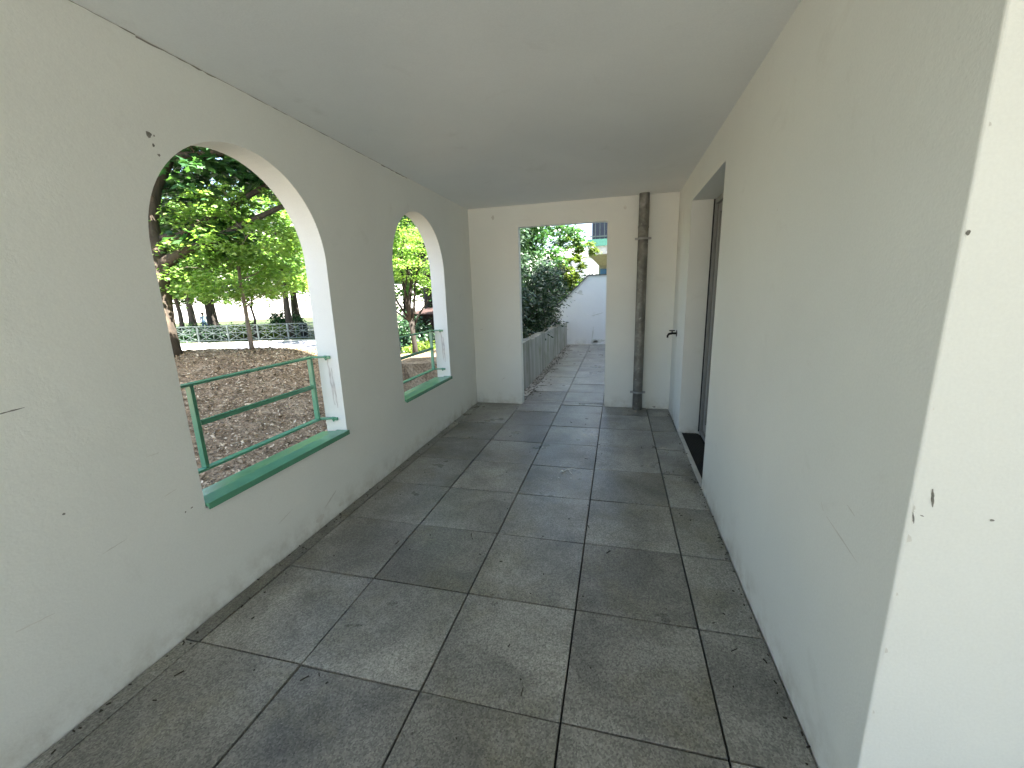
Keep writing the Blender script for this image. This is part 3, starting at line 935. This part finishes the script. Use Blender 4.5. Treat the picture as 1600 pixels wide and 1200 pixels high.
def leaf_object(name, V, F, mat, parent, wood=None, wmat=None):
    """foliage in one mesh; its twigs, if any, share that mesh as a second material"""
    n, k = F.shape
    me = bpy.data.meshes.new(name)
    if wood is not None:
        nv = len(V)
        me.from_pydata(V.tolist() + [tuple(v) for v in wood.v], [], F.tolist() + [tuple(i + nv for i in f) for f in wood.f])
        me.polygons.foreach_set('material_index', [0] * n + [1] * len(wood.f))
        me.update()
        return link(name, me, [mat, wmat], parent)
    me.vertices.add(len(V)); me.vertices.foreach_set('co', V.astype(np.float32).ravel())
    me.loops.add(n * k); me.loops.foreach_set('vertex_index', F.ravel().astype(np.int32))
    me.polygons.add(n)
    me.polygons.foreach_set('loop_start', np.arange(0, n * k, k, dtype=np.int32))
    me.update(calc_edges=True)
    me.validate()
    return link(name, me, mat, parent)

def sprays(ells, n, rng, shell=.55):
    """points spread through ellipsoids (cx,cy,cz,rx,ry,rz), denser near the skin, patchy"""
    out = []
    vol = np.array([e2[3]*e2[4]*e2[5] for e2 in ells]) ** .7; vol /= vol.sum()
    for e2, w in zip(ells, vol):
        m = max(2, int(n * w))
        d = rng.normal(0, 1, (m, 3)); d /= np.linalg.norm(d, axis=1)[:, None]
        r = shell + (1 - shell) * rng.random(m); r[rng.random(m) < .25] *= rng.random()
        out.append(np.array(e2[:3]) + d * r[:, None] * np.array(e2[3:6]))
    return np.concatenate(out)

def curved(p, q, sag, n=6, wob=.04, rng=random):
    p, q = Vector(p), Vector(q); L = (q - p).length
    pts = []
    for k in range(n + 1):
        t = k / n
        v = p.lerp(q, t) + Vector((0, 0, sag * L * 4 * t * (1 - t)))
        if 0 < k < n: v += Vector((rng.uniform(-wob, wob), rng.uniform(-wob, wob), rng.uniform(-wob, wob))) * L
        pts.append(v)
    return pts

def tree(name, label, cat, base, trunk, limbs, ells, nspray, spray_r, nleaf, size, shape, lmat, bmat, group=None, twig=True, seed=1, tilt=.5, flat=.45, twig_r=.008):
    """trunk: [(pt, r)...]; limbs: lists of (pt, r)"""
    rng = np.random.default_rng(seed); rr = random.Random(seed)
    t = empty(name, base, label, cat, group)
    m = MB()
    m.tube([p for p, r in trunk], [r for p, r in trunk], 12)
    m.build('trunk', bmat, t)
    nodes = [Vector(p) for p, r in trunk[len(trunk)//2:]]
    for lb in limbs:
        m = MB(); m.tube([p for p, r in lb], [r for p, r in lb], 8)
        m.build('limb', bmat, t)
        nodes += [Vector(p) for p, r in lb[1:]]
    sc = sprays(ells, nspray, rng)
    if twig:
        m = MB()
        for c in sc[::2]:
            v = Vector(c)
            nd = min(nodes, key=lambda q: (q - v).length + max(0, q.z - v.z) * .6)
            L = (v - nd).length
            if L < .15: continue
            pts = curved(nd, v, .06, 4, .05, rr)
            r0 = twig_r * (0.6 + L * .5)
            m.tube(pts, [r0 * (1 - .75*k/4) for k in range(5)], 5, caps=False)
        twm = m if m.v else None
    else:
        twm = None
    V, F = leaves(sc, spray_r * rng.uniform(.6, 1.3, len(sc)), nleaf, size, shape, tilt=tilt, flat=flat, rng=rng)
    leaf_object('crown', V, F, lmat, t, twm, bmat)
    return t

# the big maple close to the bank, partly hidden by the near jamb
def maple():
    q = lambda *a: Vector(a) + Vector((.30, .08, 0))
    b0 = q(-6.35, 3.25, .55)
    trunk = [(q(-6.30, 3.22, .55), .22), (q(-6.36, 3.30, 1.0), .165), (q(-6.44, 3.42, 1.6), .15), (q(-6.50, 3.52, 2.0), .155), (q(-6.62, 3.60, 2.5), .13), (q(-6.60, 3.75, 3.0), .12), (q(-6.42, 3.95, 3.5), .11), (q(-6.3, 4.2, 4.3), .08), (q(-6.2, 4.5, 5.4), .05)]
    limbs = [
      [(q(-6.46, 3.46, 1.85), .10), (q(-6.22, 3.62, 2.02), .075), (q(-5.95, 3.80, 2.17), .06), (q(-5.5, 4.2, 2.5), .045), (q(-4.9, 4.9, 3.0), .025)],
      [(q(-6.56, 3.56, 2.22), .09), (q(-6.28, 3.78, 2.30), .065), (q(-6.0, 4.0, 2.55), .05), (q(-5.4, 4.6, 3.1), .035), (q(-4.6, 5.3, 3.5), .02)],
      [(q(-6.44, 3.9, 3.4), .07), (q(-6.05, 4.05, 3.42), .055), (q(-5.3, 4.3, 3.5), .04), (q(-4.3, 4.7, 3.45), .025), (q(-3.5, 5.2, 3.1), .012)],
      [(q(-6.3, 4.2, 4.2), .06), (q(-5.4, 5.0, 4.3), .04), (q(-4.5, 5.9, 3.9), .025), (q(-3.9, 6.5, 3.2), .012)],
      [(q(-6.25, 4.3, 4.6), .05), (q(-6.0, 5.6, 4.8), .03), (q(-5.9, 6.8, 4.4), .015)],
      [(q(-6.5, 3.6, 2.8), .06), (q(-7.4, 4.4, 3.4), .04), (q(-8.3, 5.4, 3.8), .02)],
    ]
    ells = [(-5.6, 4.3, 3.35, 1.1, 1.0, .55), (-4.9, 5.2, 3.45, 1.2, 1.1, .45), (-6.3, 4.2, 4.2, 1.6, 1.6, .8), (-5.9, 4.1, 2.35, .55, .5, .28), (-4.2, 6.0, 3.6, 1.0, .9, .4), (-7.6, 4.8, 3.8, 1.3, 1.3, .7), (-5.5, 5.4, 4.6, 2.0, 1.8, .9), (-6.2, 4.3, 2.75, .7, .6, .3)]
    return tree('maple_tree', 'large old maple with a forked trunk close outside the nearer arch', 'tree', b0, trunk, limbs, ells, 300, .34, 9500, .125, 'maple', M['maple'], M['bark'], seed=3, tilt=.38, flat=.32)
maple()

def sapling():
    q = lambda *a: Vector(a)
    z0 = float(terrain(-5.36, 4.14))
    trunk = [(q(-5.36, 4.14, z0 - .05), .036), (q(-5.39, 4.17, .95), .030), (q(-5.42, 4.20, 1.25), .028), (q(-5.47, 4.24, 1.6), .024), (q(-5.52, 4.31, 2.1), .02), (q(-5.5, 4.4, 2.6), .012), (q(-5.48, 4.45, 3.0), .006)]
    rr = random.Random(4); limbs = []
    for k in range(11):
        z = 1.25 + k * .15; a = k * 2.4; L = .85 - abs(k - 4) * .06
        p = q(-5.45 - (z-1.2)*.05, 4.22 + (z-1.2)*.12, z)
        e2 = p + q(math.cos(a)*L, math.sin(a)*L, .28)
        pts = curved(p, e2, .05, 4, .04, rr)
        limbs.append([(v, .011 - .002*i) for i, v in enumerate(pts)])
    ells = [(-5.5, 4.25, 1.75, 1.05, .95, .38), (-5.5, 4.35, 2.25, 1.1, 1.0, .4), (-5.5, 4.4, 2.75, .85, .8, .35)]
    return tree('young_maple', 'slender young tree with pale bright leaves growing on top of the bank', 'tree', trunk[0][0], trunk, limbs, ells, 230, .22, 12000, .052, 'maple', M['spring'], M['bark_pale'], seed=8, tilt=.42, flat=.34, twig_r=.004)
sapling()

def multi_stem():
    q = lambda *a: Vector(a)
    bx, by = -3.95, 6.75
    z0 = float(terrain(bx, by))
    trunk = [(q(bx, by, z0 - .1), .075), (q(bx + .01, by + .01, .35), .052), (q(bx - .02, by + .02, .6), .050), (q(bx - .04, by + .04, .9), .06)]
    limbs = []
    rr = random.Random(9)
    tips = [(-4.55, 6.75, 1.75, .035), (-4.30, 6.85, 2.35, .04), (-4.02, 6.95, 2.7, .045), (-3.70, 7.15, 2.4, .035), (-3.45, 7.2, 1.75, .03), (-4.15, 7.3, 2.2, .03), (-4.75, 6.6, 1.45, .025), (-3.9, 6.5, 2.3, .03)]
    for x, y, z, r in tips:
        pts = curved(q(bx - .03, by + .03, .75 + rr.uniform(-.1, .15)), (x, y, z), .05, 5, .05, rr)
        limbs.append([(v, r * (.85 - .13*i)) for i, v in enumerate(pts)])
        for j in (3, 4):
            v = pts[j]; e2 = v + q(rr.uniform(-.45, .45), rr.uniform(-.3, .3), rr.uniform(.1, .4))
            limbs.append([(v, .014), (v.lerp(e2, .5) + q(0, 0, .03), .010), (e2, .005)])
    ells = [(-4.1, 6.95, 2.1, .85, .8, .42), (-4.15, 7.05, 2.6, .8, .75, .35), (-3.6, 7.1, 1.55, .4, .35, .15)]
    return tree('branching_tree', 'small tree with many dark stems fanning up outside the arch by the end wall', 'tree', trunk[0][0], trunk, limbs, ells, 150, .2, 6500, .06, 'oval', M['spring'], M['bark_dark'], seed=12, tilt=.45, flat=.4, twig_r=.005)
multi_stem()

# trees of the park, beyond the fence
def park_tree(x, y, h, r0, cw, lmat, label, seed, lean=(0, 0), low=.35, nleaf=8000, size=.29, fork=False, cat='tree', group='trees in the park'):
    rr = random.Random(seed)
    z0 = -1.2
    q = lambda *a: Vector(a)
    n = 7
    trunk = [(q(x + lean[0]*k/n, y + lean[1]*k/n, z0 + h*.75*k/n) + (q(rr.uniform(-.08, .08), rr.uniform(-.08, .08), 0) if k else q(0, 0, -.1)), r0 * (1.25 if k == 0 else 1 - .11*k)) for k in range(n + 1)]
    limbs = []
    for k in range(7):
        a = rr.uniform(0, 6.3); i = rr.randint(3, 6); p = trunk[i][0]
        e2 = p + q(math.cos(a)*cw*.7, math.sin(a)*cw*.7, h*rr.uniform(.08, .25))
        limbs.append([(v, trunk[i][1]*.55*(1 - .17*j)) for j, v in enumerate(curved(p, e2, .06, 5, .05, rr))])
    zc = z0 + h*(low + (1-low)/2)
    tx, ty = x + lean[0]*.7, y + lean[1]*.7
    ells = [(tx, ty, zc, cw, cw, h*(1-low)/2)]
    for k in range(6):
        a = rr.uniform(0, 6.3); zz = z0 + h*rr.uniform(low + .05, .95)
        ells.append((tx + math.cos(a)*cw*.7, ty + math.sin(a)*cw*.7, zz, cw*.55, cw*.55, h*.11))
    return tree('park_tree', label, cat, trunk[0][0], trunk, limbs, ells, 170, cw*.20, nleaf, size, 'quad', lmat, M['bark_dark'], group, twig=False, seed=seed, tilt=.55, flat=.5)
park_tree(-28.2, 22.9, 11, .38, 3.6, M['mid'], 'park tree with the thickest leaning dark trunk behind the fence', 21, lean=(-.9, .4), low=.27)
park_tree(-28.4, 20.75, 9, .16, 2.6, M['spring'], 'slim twin-trunked park tree, its nearer stem, behind the fence', 22, low=.30)
park_tree(-27.8, 21.0, 9.5, .15, 2.6, M['mid'], 'slim park tree just beside the twin stem behind the fence', 23, low=.32)
park_tree(-29.3, 20.3, 8, .11, 2.3, M['mid'], 'thinnest pale park tree next to the near jamb of the arch', 24, lean=(-.6, 0), low=.33)
park_tree(-21.0, 22.1, 10, .24, 3.2, M['spring'], 'straight-trunked park tree near the dark litter bin', 25, low=.31)
park_tree(-24.6, 27.0, 12, .28, 4.0, M['mid'], 'tall park tree standing behind the row nearest the fence', 26, low=.20, nleaf=6000)
park_tree(-36.0, 27.5, 13, .3, 4.6, M['mid'], 'broad park tree far behind the fence beside the pale building', 27, low=.26, nleaf=6000)
park_tree(-30.0, 33.0, 14, .3, 4.6, M['dark'], 'dark tall park tree in the farthest row before the building', 28, low=.26, nleaf=6000)
park_tree(-19.5, 27.5, 12, .3, 4.0, M['spring'], 'bright spreading park tree behind the litter bin', 29, low=.24, nleaf=6000)
park_tree(-16.0, 22.5, 10, .25, 3.4, M['mid'], 'park tree filling the gap seen between the two arches', 30, low=.25)
park_tree(-23.5, 21.9, 6.2, .10, 2.4, M['spring'], 'low bright park tree close behind the young tree', 31, low=.32, nleaf=4500, size=.2)
park_tree(-12.0, 21.5, 9, .22, 3.2, M['mid'], 'park tree standing left of the small branching tree', 32, low=.22)
park_tree(-8.7, 18.8, 9, .2, 2.8, M['mid'], 'park tree behind the small branching tree', 33, low=.33)
park_tree(-7.6, 15.2, 12.5, .25, 2.4, M['dark'], 'very dark tall evergreen above the small branching tree', 35, low=.40, size=.2, nleaf=7000)

def shrub(name, label, x, y, z, rx, ry, rz, n, size, shape, lmat, seed, stem=True, group=None, sr=.25, bmat=None):
    rr = random.Random(seed); q = lambda *a: Vector(a)
    t = empty(name, (x, y, z), label, 'shrub', group)
    rng = np.random.default_rng(seed)
    sc = sprays([(x, y, z + rz, rx, ry, rz), (x + rx*.3, y, z + rz*.8, rx*.7, ry*.7, rz*.8), (x - rx*.35, y + ry*.2, z + rz*.7, rx*.6, ry*.6, rz*.7)], 90, rng, .6)
    m = MB()
    for c in sc[::3]:
        p0 = q(x + rr.uniform(-.25, .25)*rx, y + rr.uniform(-.25, .25)*ry, z - .05)
        m.tube(curved(p0, c, .05, 4, .05, rr), [.02*(1-.2*k)*max(rz, .4) for k in range(5)], 5, caps=False)
    m.build('stems', bmat or M['bark'], t)
    V, F = leaves(sc, np.full(len(sc), sr*max(rx, rz)), n, size, shape, tilt=.75, flat=.7, rng=rng)
    leaf_object('foliage', V, F, lmat, t)
    return t
shrub('park_shrub', 'sunlit yellow-green shrub behind the fence next to the young tree trunk', -24.7, 22.3, -1.15, 1.2, 1.0, .55, 2600, .16, 'quad', M['yellow'], 41, group='shrubs in the park')
shrub('park_shrub', 'yellow-green shrub behind the fence near the straight-trunked tree', -22.3, 22.6, -1.15, 1.1, 1.0, .5, 2400, .16, 'quad', M['yellow'], 42, group='shrubs in the park')
shrub('park_shrub', 'dark round shrub behind the fence between the yellow-green shrubs', -23.0, 24.0, -1.15, 1.3, 1.2, .95, 3000, .18, 'quad', M['dark'], 43, group='shrubs in the park')
shrub('park_shrub', 'low dark hedge-like shrub behind the fence below the leaning trunk', -27.2, 20.6, -1.15, 2.6, .9, .50, 5200, .16, 'quad', M['dark'], 44, group='shrubs in the park')
shrub('park_shrub', 'low dark shrub behind the fence beside the near jamb', -31.2, 19.4, -1.15, 2.4, .9, .52, 4800, .16, 'quad', M['dark'], 45, group='shrubs in the park')
shrub('garden_shrub', 'dense dark evergreen shrub behind the planter bushes and the sloping wall', -3.0, 11.0, -.2, 1.5, .9, 1.35, 9000, .11, 'oval', M['dark'], 50, group='shrubs behind the bank')
shrub('garden_shrub', 'dark shrub left of the small branching tree stems', -6.6, 11.6, -.35, .9, .8, .62, 3400, .10, 'oval', M['dark'], 46, group='shrubs behind the bank')
shrub('garden_shrub', 'dark shrub right of the small branching tree in front of the shed', -5.3, 10.6, -.45, .8, .7, .36, 2600, .10, 'oval', M['dark'], 47, group='shrubs behind the bank')
shrub('garden_shrub', 'low sunlit yellow-green ground shrub at the foot of the branching tree', -4.75, 8.6, -.15, .55, .5, .17, 2600, .06, 'oval', M['yellow'], 48, group='shrubs behind the bank')
shrub('garden_shrub', 'low yellow-green ground shrub behind the branching tree trunk', -4.0, 8.6, -.2, .6, .5, .17, 2600, .06, 'oval', M['yellow'], 49, group='shrubs behind the bank')

# ------------------------------------------------------------------ shed, bin, person
def shed():
    s = empty('timber_shed', (-6.0, 12.8, -.4), 'dark red-brown timber shed half hidden behind the branching tree', 'shed')
    m = MB(); m.box(-6.75, -5.2, 12.2, 13.6, -.6, .72)
    for k in range(11): m.box(-6.75 + k*.142, -6.75 + k*.142 + .125, 12.18, 12.2, -.55, .70)
    m.build('plank_wall', M['shed'], s)
    m = MB(); m.box(-6.82, -6.64, 12.1, 12.2, -.6, .95); m.build('corner_post', M['debris'], s)
    m = MB(); m.add([(-6.9, 12.0, .72), (-5.05, 12.0, .72), (-5.05, 13.8, .86), (-6.9, 13.8, .86), (-6.9, 12.0, .76), (-5.05, 12.0, .76), (-5.05, 13.8, .90), (-6.9, 13.8, .90)], [(3,2,1,0),(4,5,6,7),(0,1,5,4),(1,2,6,5),(2,3,7,6),(3,0,4,7)])
    m.build('roof', M['shed'], s)
shed()

def litter_bin():
    x, y = -19.75, 21.93
    s = empty('litter_bin', (x, y, -1.15), 'dark upright litter bin standing behind the far fence', 'bin')
    m = MB(); m.lathe((x, y, -1.15), [(.001, .0), (.17, .0), (.17, .05), (.21, .12), (.25, .75), (.26, .8), (.255, .82)], 20); m.build('body', M['dark_bin'], s)
    m = MB(); m.lathe((x, y, -1.15), [(.27, .82), (.275, .86), (.20, .95), (.08, 1.0), (.07, 1.06), (.001, 1.08)], 20); m.build('lid', M['dark_bin'], s)
litter_bin()

def person():
    px, py, pz = -31.5, 24.88, -1.17
    bm = bmesh.new()
    J = {'pel': (0, 0, .95), 'waist': (0, 0, 1.10), 'chest': (0, .01, 1.32), 'neck': (0, .01, 1.48), 'head0': (0, .0, 1.56), 'head1': (0, -.01, 1.68),
         'hipL': (.10, 0, .90), 'kneL': (.12, -.12, .50), 'ankL': (.11, -.06, .09), 'toeL': (.11, -.24, .04),
         'hipR': (-.10, 0, .90), 'kneR': (-.11, .06, .50), 'ankR': (-.10, .26, .13), 'toeR': (-.10, .15, .03),
         'shL': (.19, .01, 1.42), 'elL': (.24, .10, 1.15), 'wrL': (.23, .02, .92), 'haL': (.22, -.02, .83),
         'shR': (-.19, .01, 1.42), 'elR': (-.24, -.06, 1.16), 'wrR': (-.22, -.22, .98), 'haR': (-.21, -.27, .90)}
    RD = dict(pel=.15, waist=.13, chest=.155, neck=.055, head0=.075, head1=.095, hipL=.095, kneL=.06, ankL=.042, toeL=.035, hipR=.095, kneR=.06, ankR=.042, toeR=.035,
              shL=.06, elL=.042, wrL=.03, haL=.035, shR=.06, elR=.042, wrR=.03, haR=.035)
    E = [('pel','waist'),('waist','chest'),('chest','neck'),('neck','head0'),('head0','head1'),('pel','hipL'),('hipL','kneL'),('kneL','ankL'),('ankL','toeL'),('pel','hipR'),('hipR','kneR'),('kneR','ankR'),('ankR','toeR'),
         ('chest','shL'),('shL','elL'),('elL','wrL'),('wrL','haL'),('chest','shR'),('shR','elR'),('elR','wrR'),('wrR','haR')]
    names = list(J)
    me = bpy.data.meshes.new('person_rig')
    me.from_pydata([J[k] for k in names], [(names.index(a), names.index(b2)) for a, b2 in E], [])
    o = bpy.data.objects.new('person_rig', me); COL.objects.link(o)
    md = o.modifiers.new('skin', 'SKIN')
    for i, k in enumerate(names):
        sv = me.skin_vertices[0].data[i]
        sv.radius = (RD[k], RD[k] * (.72 if k in ('pel', 'waist', 'chest') else 1)); sv.use_root = (k == 'pel')
    sb = o.modifiers.new('sub', 'SUBSURF'); sb.levels = 2; sb.render_levels = 2
    bpy.context.view_layer.update()
    ev = o.evaluated_get(bpy.context.evaluated_depsgraph_get())
    bme = bpy.data.meshes.new_from_object(ev)
    bpy.data.objects.remove(o)
    bme.name = 'person'
    for mm in (M['skin'], M['shirt'], M['jeans'], M['shoe']): bme.materials.append(mm)
    for p in bme.polygons:
        c = p.center; p.use_smooth = True
        arm = abs(c.x) > .20 and c.z < 1.46
        p.material_index = 3 if c.z < .10 else (0 if c.z > 1.47 or (arm and c.z < 1.0) else (1 if c.z > .97 else 2))
    body = bpy.data.objects.new('person', bme); COL.objects.link(body)
    body.location = (px, py, pz); body.rotation_euler = (0, 0, R(70))
    tag(body, 'person in pale blue shirt and jeans walking on the path behind the fence', 'person')
    hb = bmesh.new(); bmesh.ops.create_uvsphere(hb, u_segments=16, v_segments=10, radius=.108)
    for v in hb.verts:
        v.co.z = v.co.z * 1.12
        if v.co.y < -.03 and v.co.z < .05: v.co.y = -.03 + (v.co.y + .03) * .2
        if v.co.z < -.07: v.co.z = -.07
    hm = bpy.data.meshes.new('hair'); hb.to_mesh(hm); hb.free(); hm.materials.append(M['hair'])
    ho = bpy.data.objects.new('hair', hm); COL.objects.link(ho); ho.parent = body; ho.location = (0, .018, 1.665)
person()

# ------------------------------------------------------------------ far buildings
def block(name, label, x0, x1, y0, y1, z0, z1, rot, wallm, floors, cols, face='-y'):
    cx, cy = (x0 + x1)/2, (y0 + y1)/2
    b0 = empty(name, (0, 0, 0), label, 'building')
    m = MB(); m.box(x0, x1, y0, y1, z0, z1); m.build('wall', wallm, b0)
    m = MB(); m.box(x0 - .4, x1 + .4, y0 - .4, y1 + .4, z1, z1 + .35); m.build('roof', M['slabwhite'], b0)
    fh = (z1 - z0) / floors; cw = (x1 - x0) / cols
    for i in range(1, floors):
        for j in range(cols):
            xa = x0 + cw*(j + .32); xb = x0 + cw*(j + .68); za = z0 + fh*(i + .3); zb = z0 + fh*(i + .78)
            m = MB(); m.box(xa, xb, y0 - .06, y0 + .02, za, zb); w = m.build('window', M['slabwhite'], b0)
            m = MB(); m.box(xa + .1, xb - .1, y0 - .08, y0 - .05, za + .1, zb - .1); m.build('pane', M['glass_dark'], w)
    b0.rotation_euler = (0, 0, rot[2]); b0.location = (rot[0], rot[1], 0)
    return b0
block('apartment_building', 'long pale pink apartment building behind the park trees', -28, 28, 0, 12, -1.4, 12, (-44, 47, R(32)), M['pink_wall'], 4, 11)

def neighbour():
    n = empty('neighbour_building', (0, 16, 0), 'neighbouring building with a green railed balcony beyond the garden wall', 'building')
    m = MB(); m.box(-.66, 6, 17.2, 26, -.2, 12); m.build('wall', M['cream'], n)
    s = MB(); s.box(-1.0, 6, 15.4, 17.19, 2.66, 2.95); so = s.build('balcony_slab', M['slabwhite'], n)
    m = MB(); V = [(-.95, 15.5, 2.655), (6, 15.5, 2.655), (6, 17.19, 2.655), (-.95, 17.19, 2.655), (-.62, 16.3, 2.30), (6, 16.3, 2.30), (6, 17.19, 2.30), (-.62, 17.19, 2.30)]
    m.add(V, [(0,1,2,3),(7,6,5,4),(0,4,5,1),(1,5,6,2),(2,6,7,3),(3,7,4,0)]); m.build('soffit_bracket', M['soffit'], n)
    m = MB(); m.box(-1.02, 6, 15.36, 15.44, 2.955, 3.20); m.box(-1.02, -.94, 15.44, 17.15, 2.955, 3.20); m.build('fascia', M['green_far'], n)
    m = MB()
    m.box(-.92, 6, 15.38, 15.42, 3.28, 3.32); m.box(-.92, 6, 15.38, 15.42, 4.25, 4.30)
    for k in range(30): m.box(-.90 + k*.165, -.88 + k*.165, 15.39, 15.41, 3.2, 4.26)
    m.build('railing', M['dimmed_metal'], n)
    m = MB(); m.box(-.86, 6, 15.62, 15.66, 3.0, 5.2); m.build('shutter', M['navy'], n)
    m = MB(); m.box(-.60, .1, 17.1, 17.2, 1.5, 2.2); w = m.build('window', M['blue'], n)
    m = MB(); m.box(-.30, .1, 17.05, 17.1, 1.5, 2.25); m.build('window_panel', M['brown'], n)
neighbour()

def house():
    h = empty('distant_house', (-7, 64, 0), 'hazy pale house far beyond the passage with a capped chimney', 'house')
    m = MB(); m.box(-14, -3.5, 63, 72, -2, 6.2); m.build('wall', M['pink_wall'], h)
    m = MB(); m.add([(-14.4, 62.6, 6.2), (-3.1, 62.6, 6.2), (-3.1, 72.4, 6.2), (-14.4, 72.4, 6.2), (-14.4, 67.5, 7.8), (-3.1, 67.5, 7.8)], [(0,1,5,4),(2,3,4,5),(1,2,5),(3,0,4),(0,3,2,1)])
    r = m.build('roof', M['slabwhite'], h)
    m = MB(); m.box(-6.45, -6.05, 64.2, 64.6, 6.4, 9.1); m.box(-6.72, -5.75, 64.0, 64.8, 9.1, 9.6); m.build('chimney', M['pink_wall'], r)
house()

# ------------------------------------------------------------------ garden passage
pl = empty('planter_wall', (-1.2, 6.8, 0), 'low stained concrete planter wall along the passage', 'wall')
m = MB()
yy = YEB + .012
rr = random.Random(3)
while yy < 9.69:
    y2 = min(yy + 1.2, 9.692)
    m.box(-1.26, -1.12 + rr.uniform(-.003, .003), yy + .004, y2 - .004, -.1, .665 - (yy - 4.5) * .018)
    yy = y2
m.build('panel', M['planter'], pl, bevel=.006)

gw = empty('garden_wall', (-.4, 9.75, 0), 'whitish rendered garden wall with a sloping top closing the passage', 'wall')
prof = [(-4.2, -.3), (.89, -.3), (.89, 1.715), (-.585, 1.715), (-1.12, 1.20), (-1.9, .62), (-4.2, .55)]
m = MB(); n = len(prof)
V = [(x, 9.7, z) for x, z in prof] + [(x, 9.88, z) for x, z in prof]
m.add(V, [tuple(range(n)), tuple(range(n, 2*n))[::-1]] + [(i, n + i, n + (i+1) % n, (i+1) % n) for i in range(n)])
m.build('render_face', M['garden_wall'], gw)
m = MB()
cp = [(.89, 1.716), (-.585, 1.716), (-1.12, 1.201), (-1.9, .621)]
for (xa, za), (xb, zb) in zip(cp[:-1], cp[1:]):
    m.obox((xa, 9.79, za + .014), (xb, 9.79, zb + .014), .24, .026, up=(0, 0, 1))
m.build('coping', simple('slate_coping', (0.10, 0.115, 0.11), .7), gw)
for pts in (stroke((-.86, 1.30), (-.70, 1.26), .05), blob(-.78, 1.33, .07, .05), stroke((-.45, .06), (-.16, .10), .09), stroke((-.50, .72), (-.2, .80), .02), blob(-.42, .07, .10, .08), stroke((-.48, .1), (-.44, .45), .03)):
    patch('dirt_stain', gw, M['scuff_light'], 'y', 9.6988, pts)

m = MB()
m.add([(-1.255, 3.94, .52), (-1.255, 9.69, .48), (-2.9, 9.69, .45), (-2.9, 3.94, .45), (-3.6, 9.69, -.3), (-3.6, 3.94, -.3)], [(0, 1, 2, 3), (3, 2, 4, 5), (0, 3, 5)])
tag(m.build('planting_soil', M['ground']), 'dark soil of the raised planting bed', 'soil', kind='structure')
# glossy hedge shrubs in the planter
def laurel(x, y, rx, ry, h, n, seed, label):
    return shrub('laurel_bush', label, x, y, .48, rx, ry, h/2, n, .085, 'lance', M['laurel'], seed, sr=.30, group='bushes in the planter')
laurel(-1.75, 5.3, .62, .75, 1.60, 10000, 61, 'dark glossy-leaved bush in the planter, closest to the opening')
laurel(-1.80, 6.7, .78, .85, 2.05, 13000, 62, 'tall glossy-leaved bush in the middle of the planter')
laurel(-1.70, 8.3, .80, .9, 1.75, 12000, 63, 'glossy-leaved bush at the end of the planter, reaching over the far wall')
park_tree(-2.35, 11.6, 6.6, .10, 1.55, M['maple'], 'tree with a dark trunk rising behind the planter bushes', 71, low=.28, nleaf=24000, size=.11, group='trees beyond the garden wall')
park_tree(-4.0, 15.5, 8.5, .16, 2.5, M['maple'], 'taller tree filling the background left of the neighbouring building', 73, low=.12, nleaf=16000, size=.17, group='trees beyond the garden wall')
park_tree(-1.42, 13.6, 4.6, .06, .68, M['yellow'], 'bright yellow-green little tree behind the sloping garden wall', 72, low=.22, nleaf=15000, size=.085, group='trees beyond the garden wall')
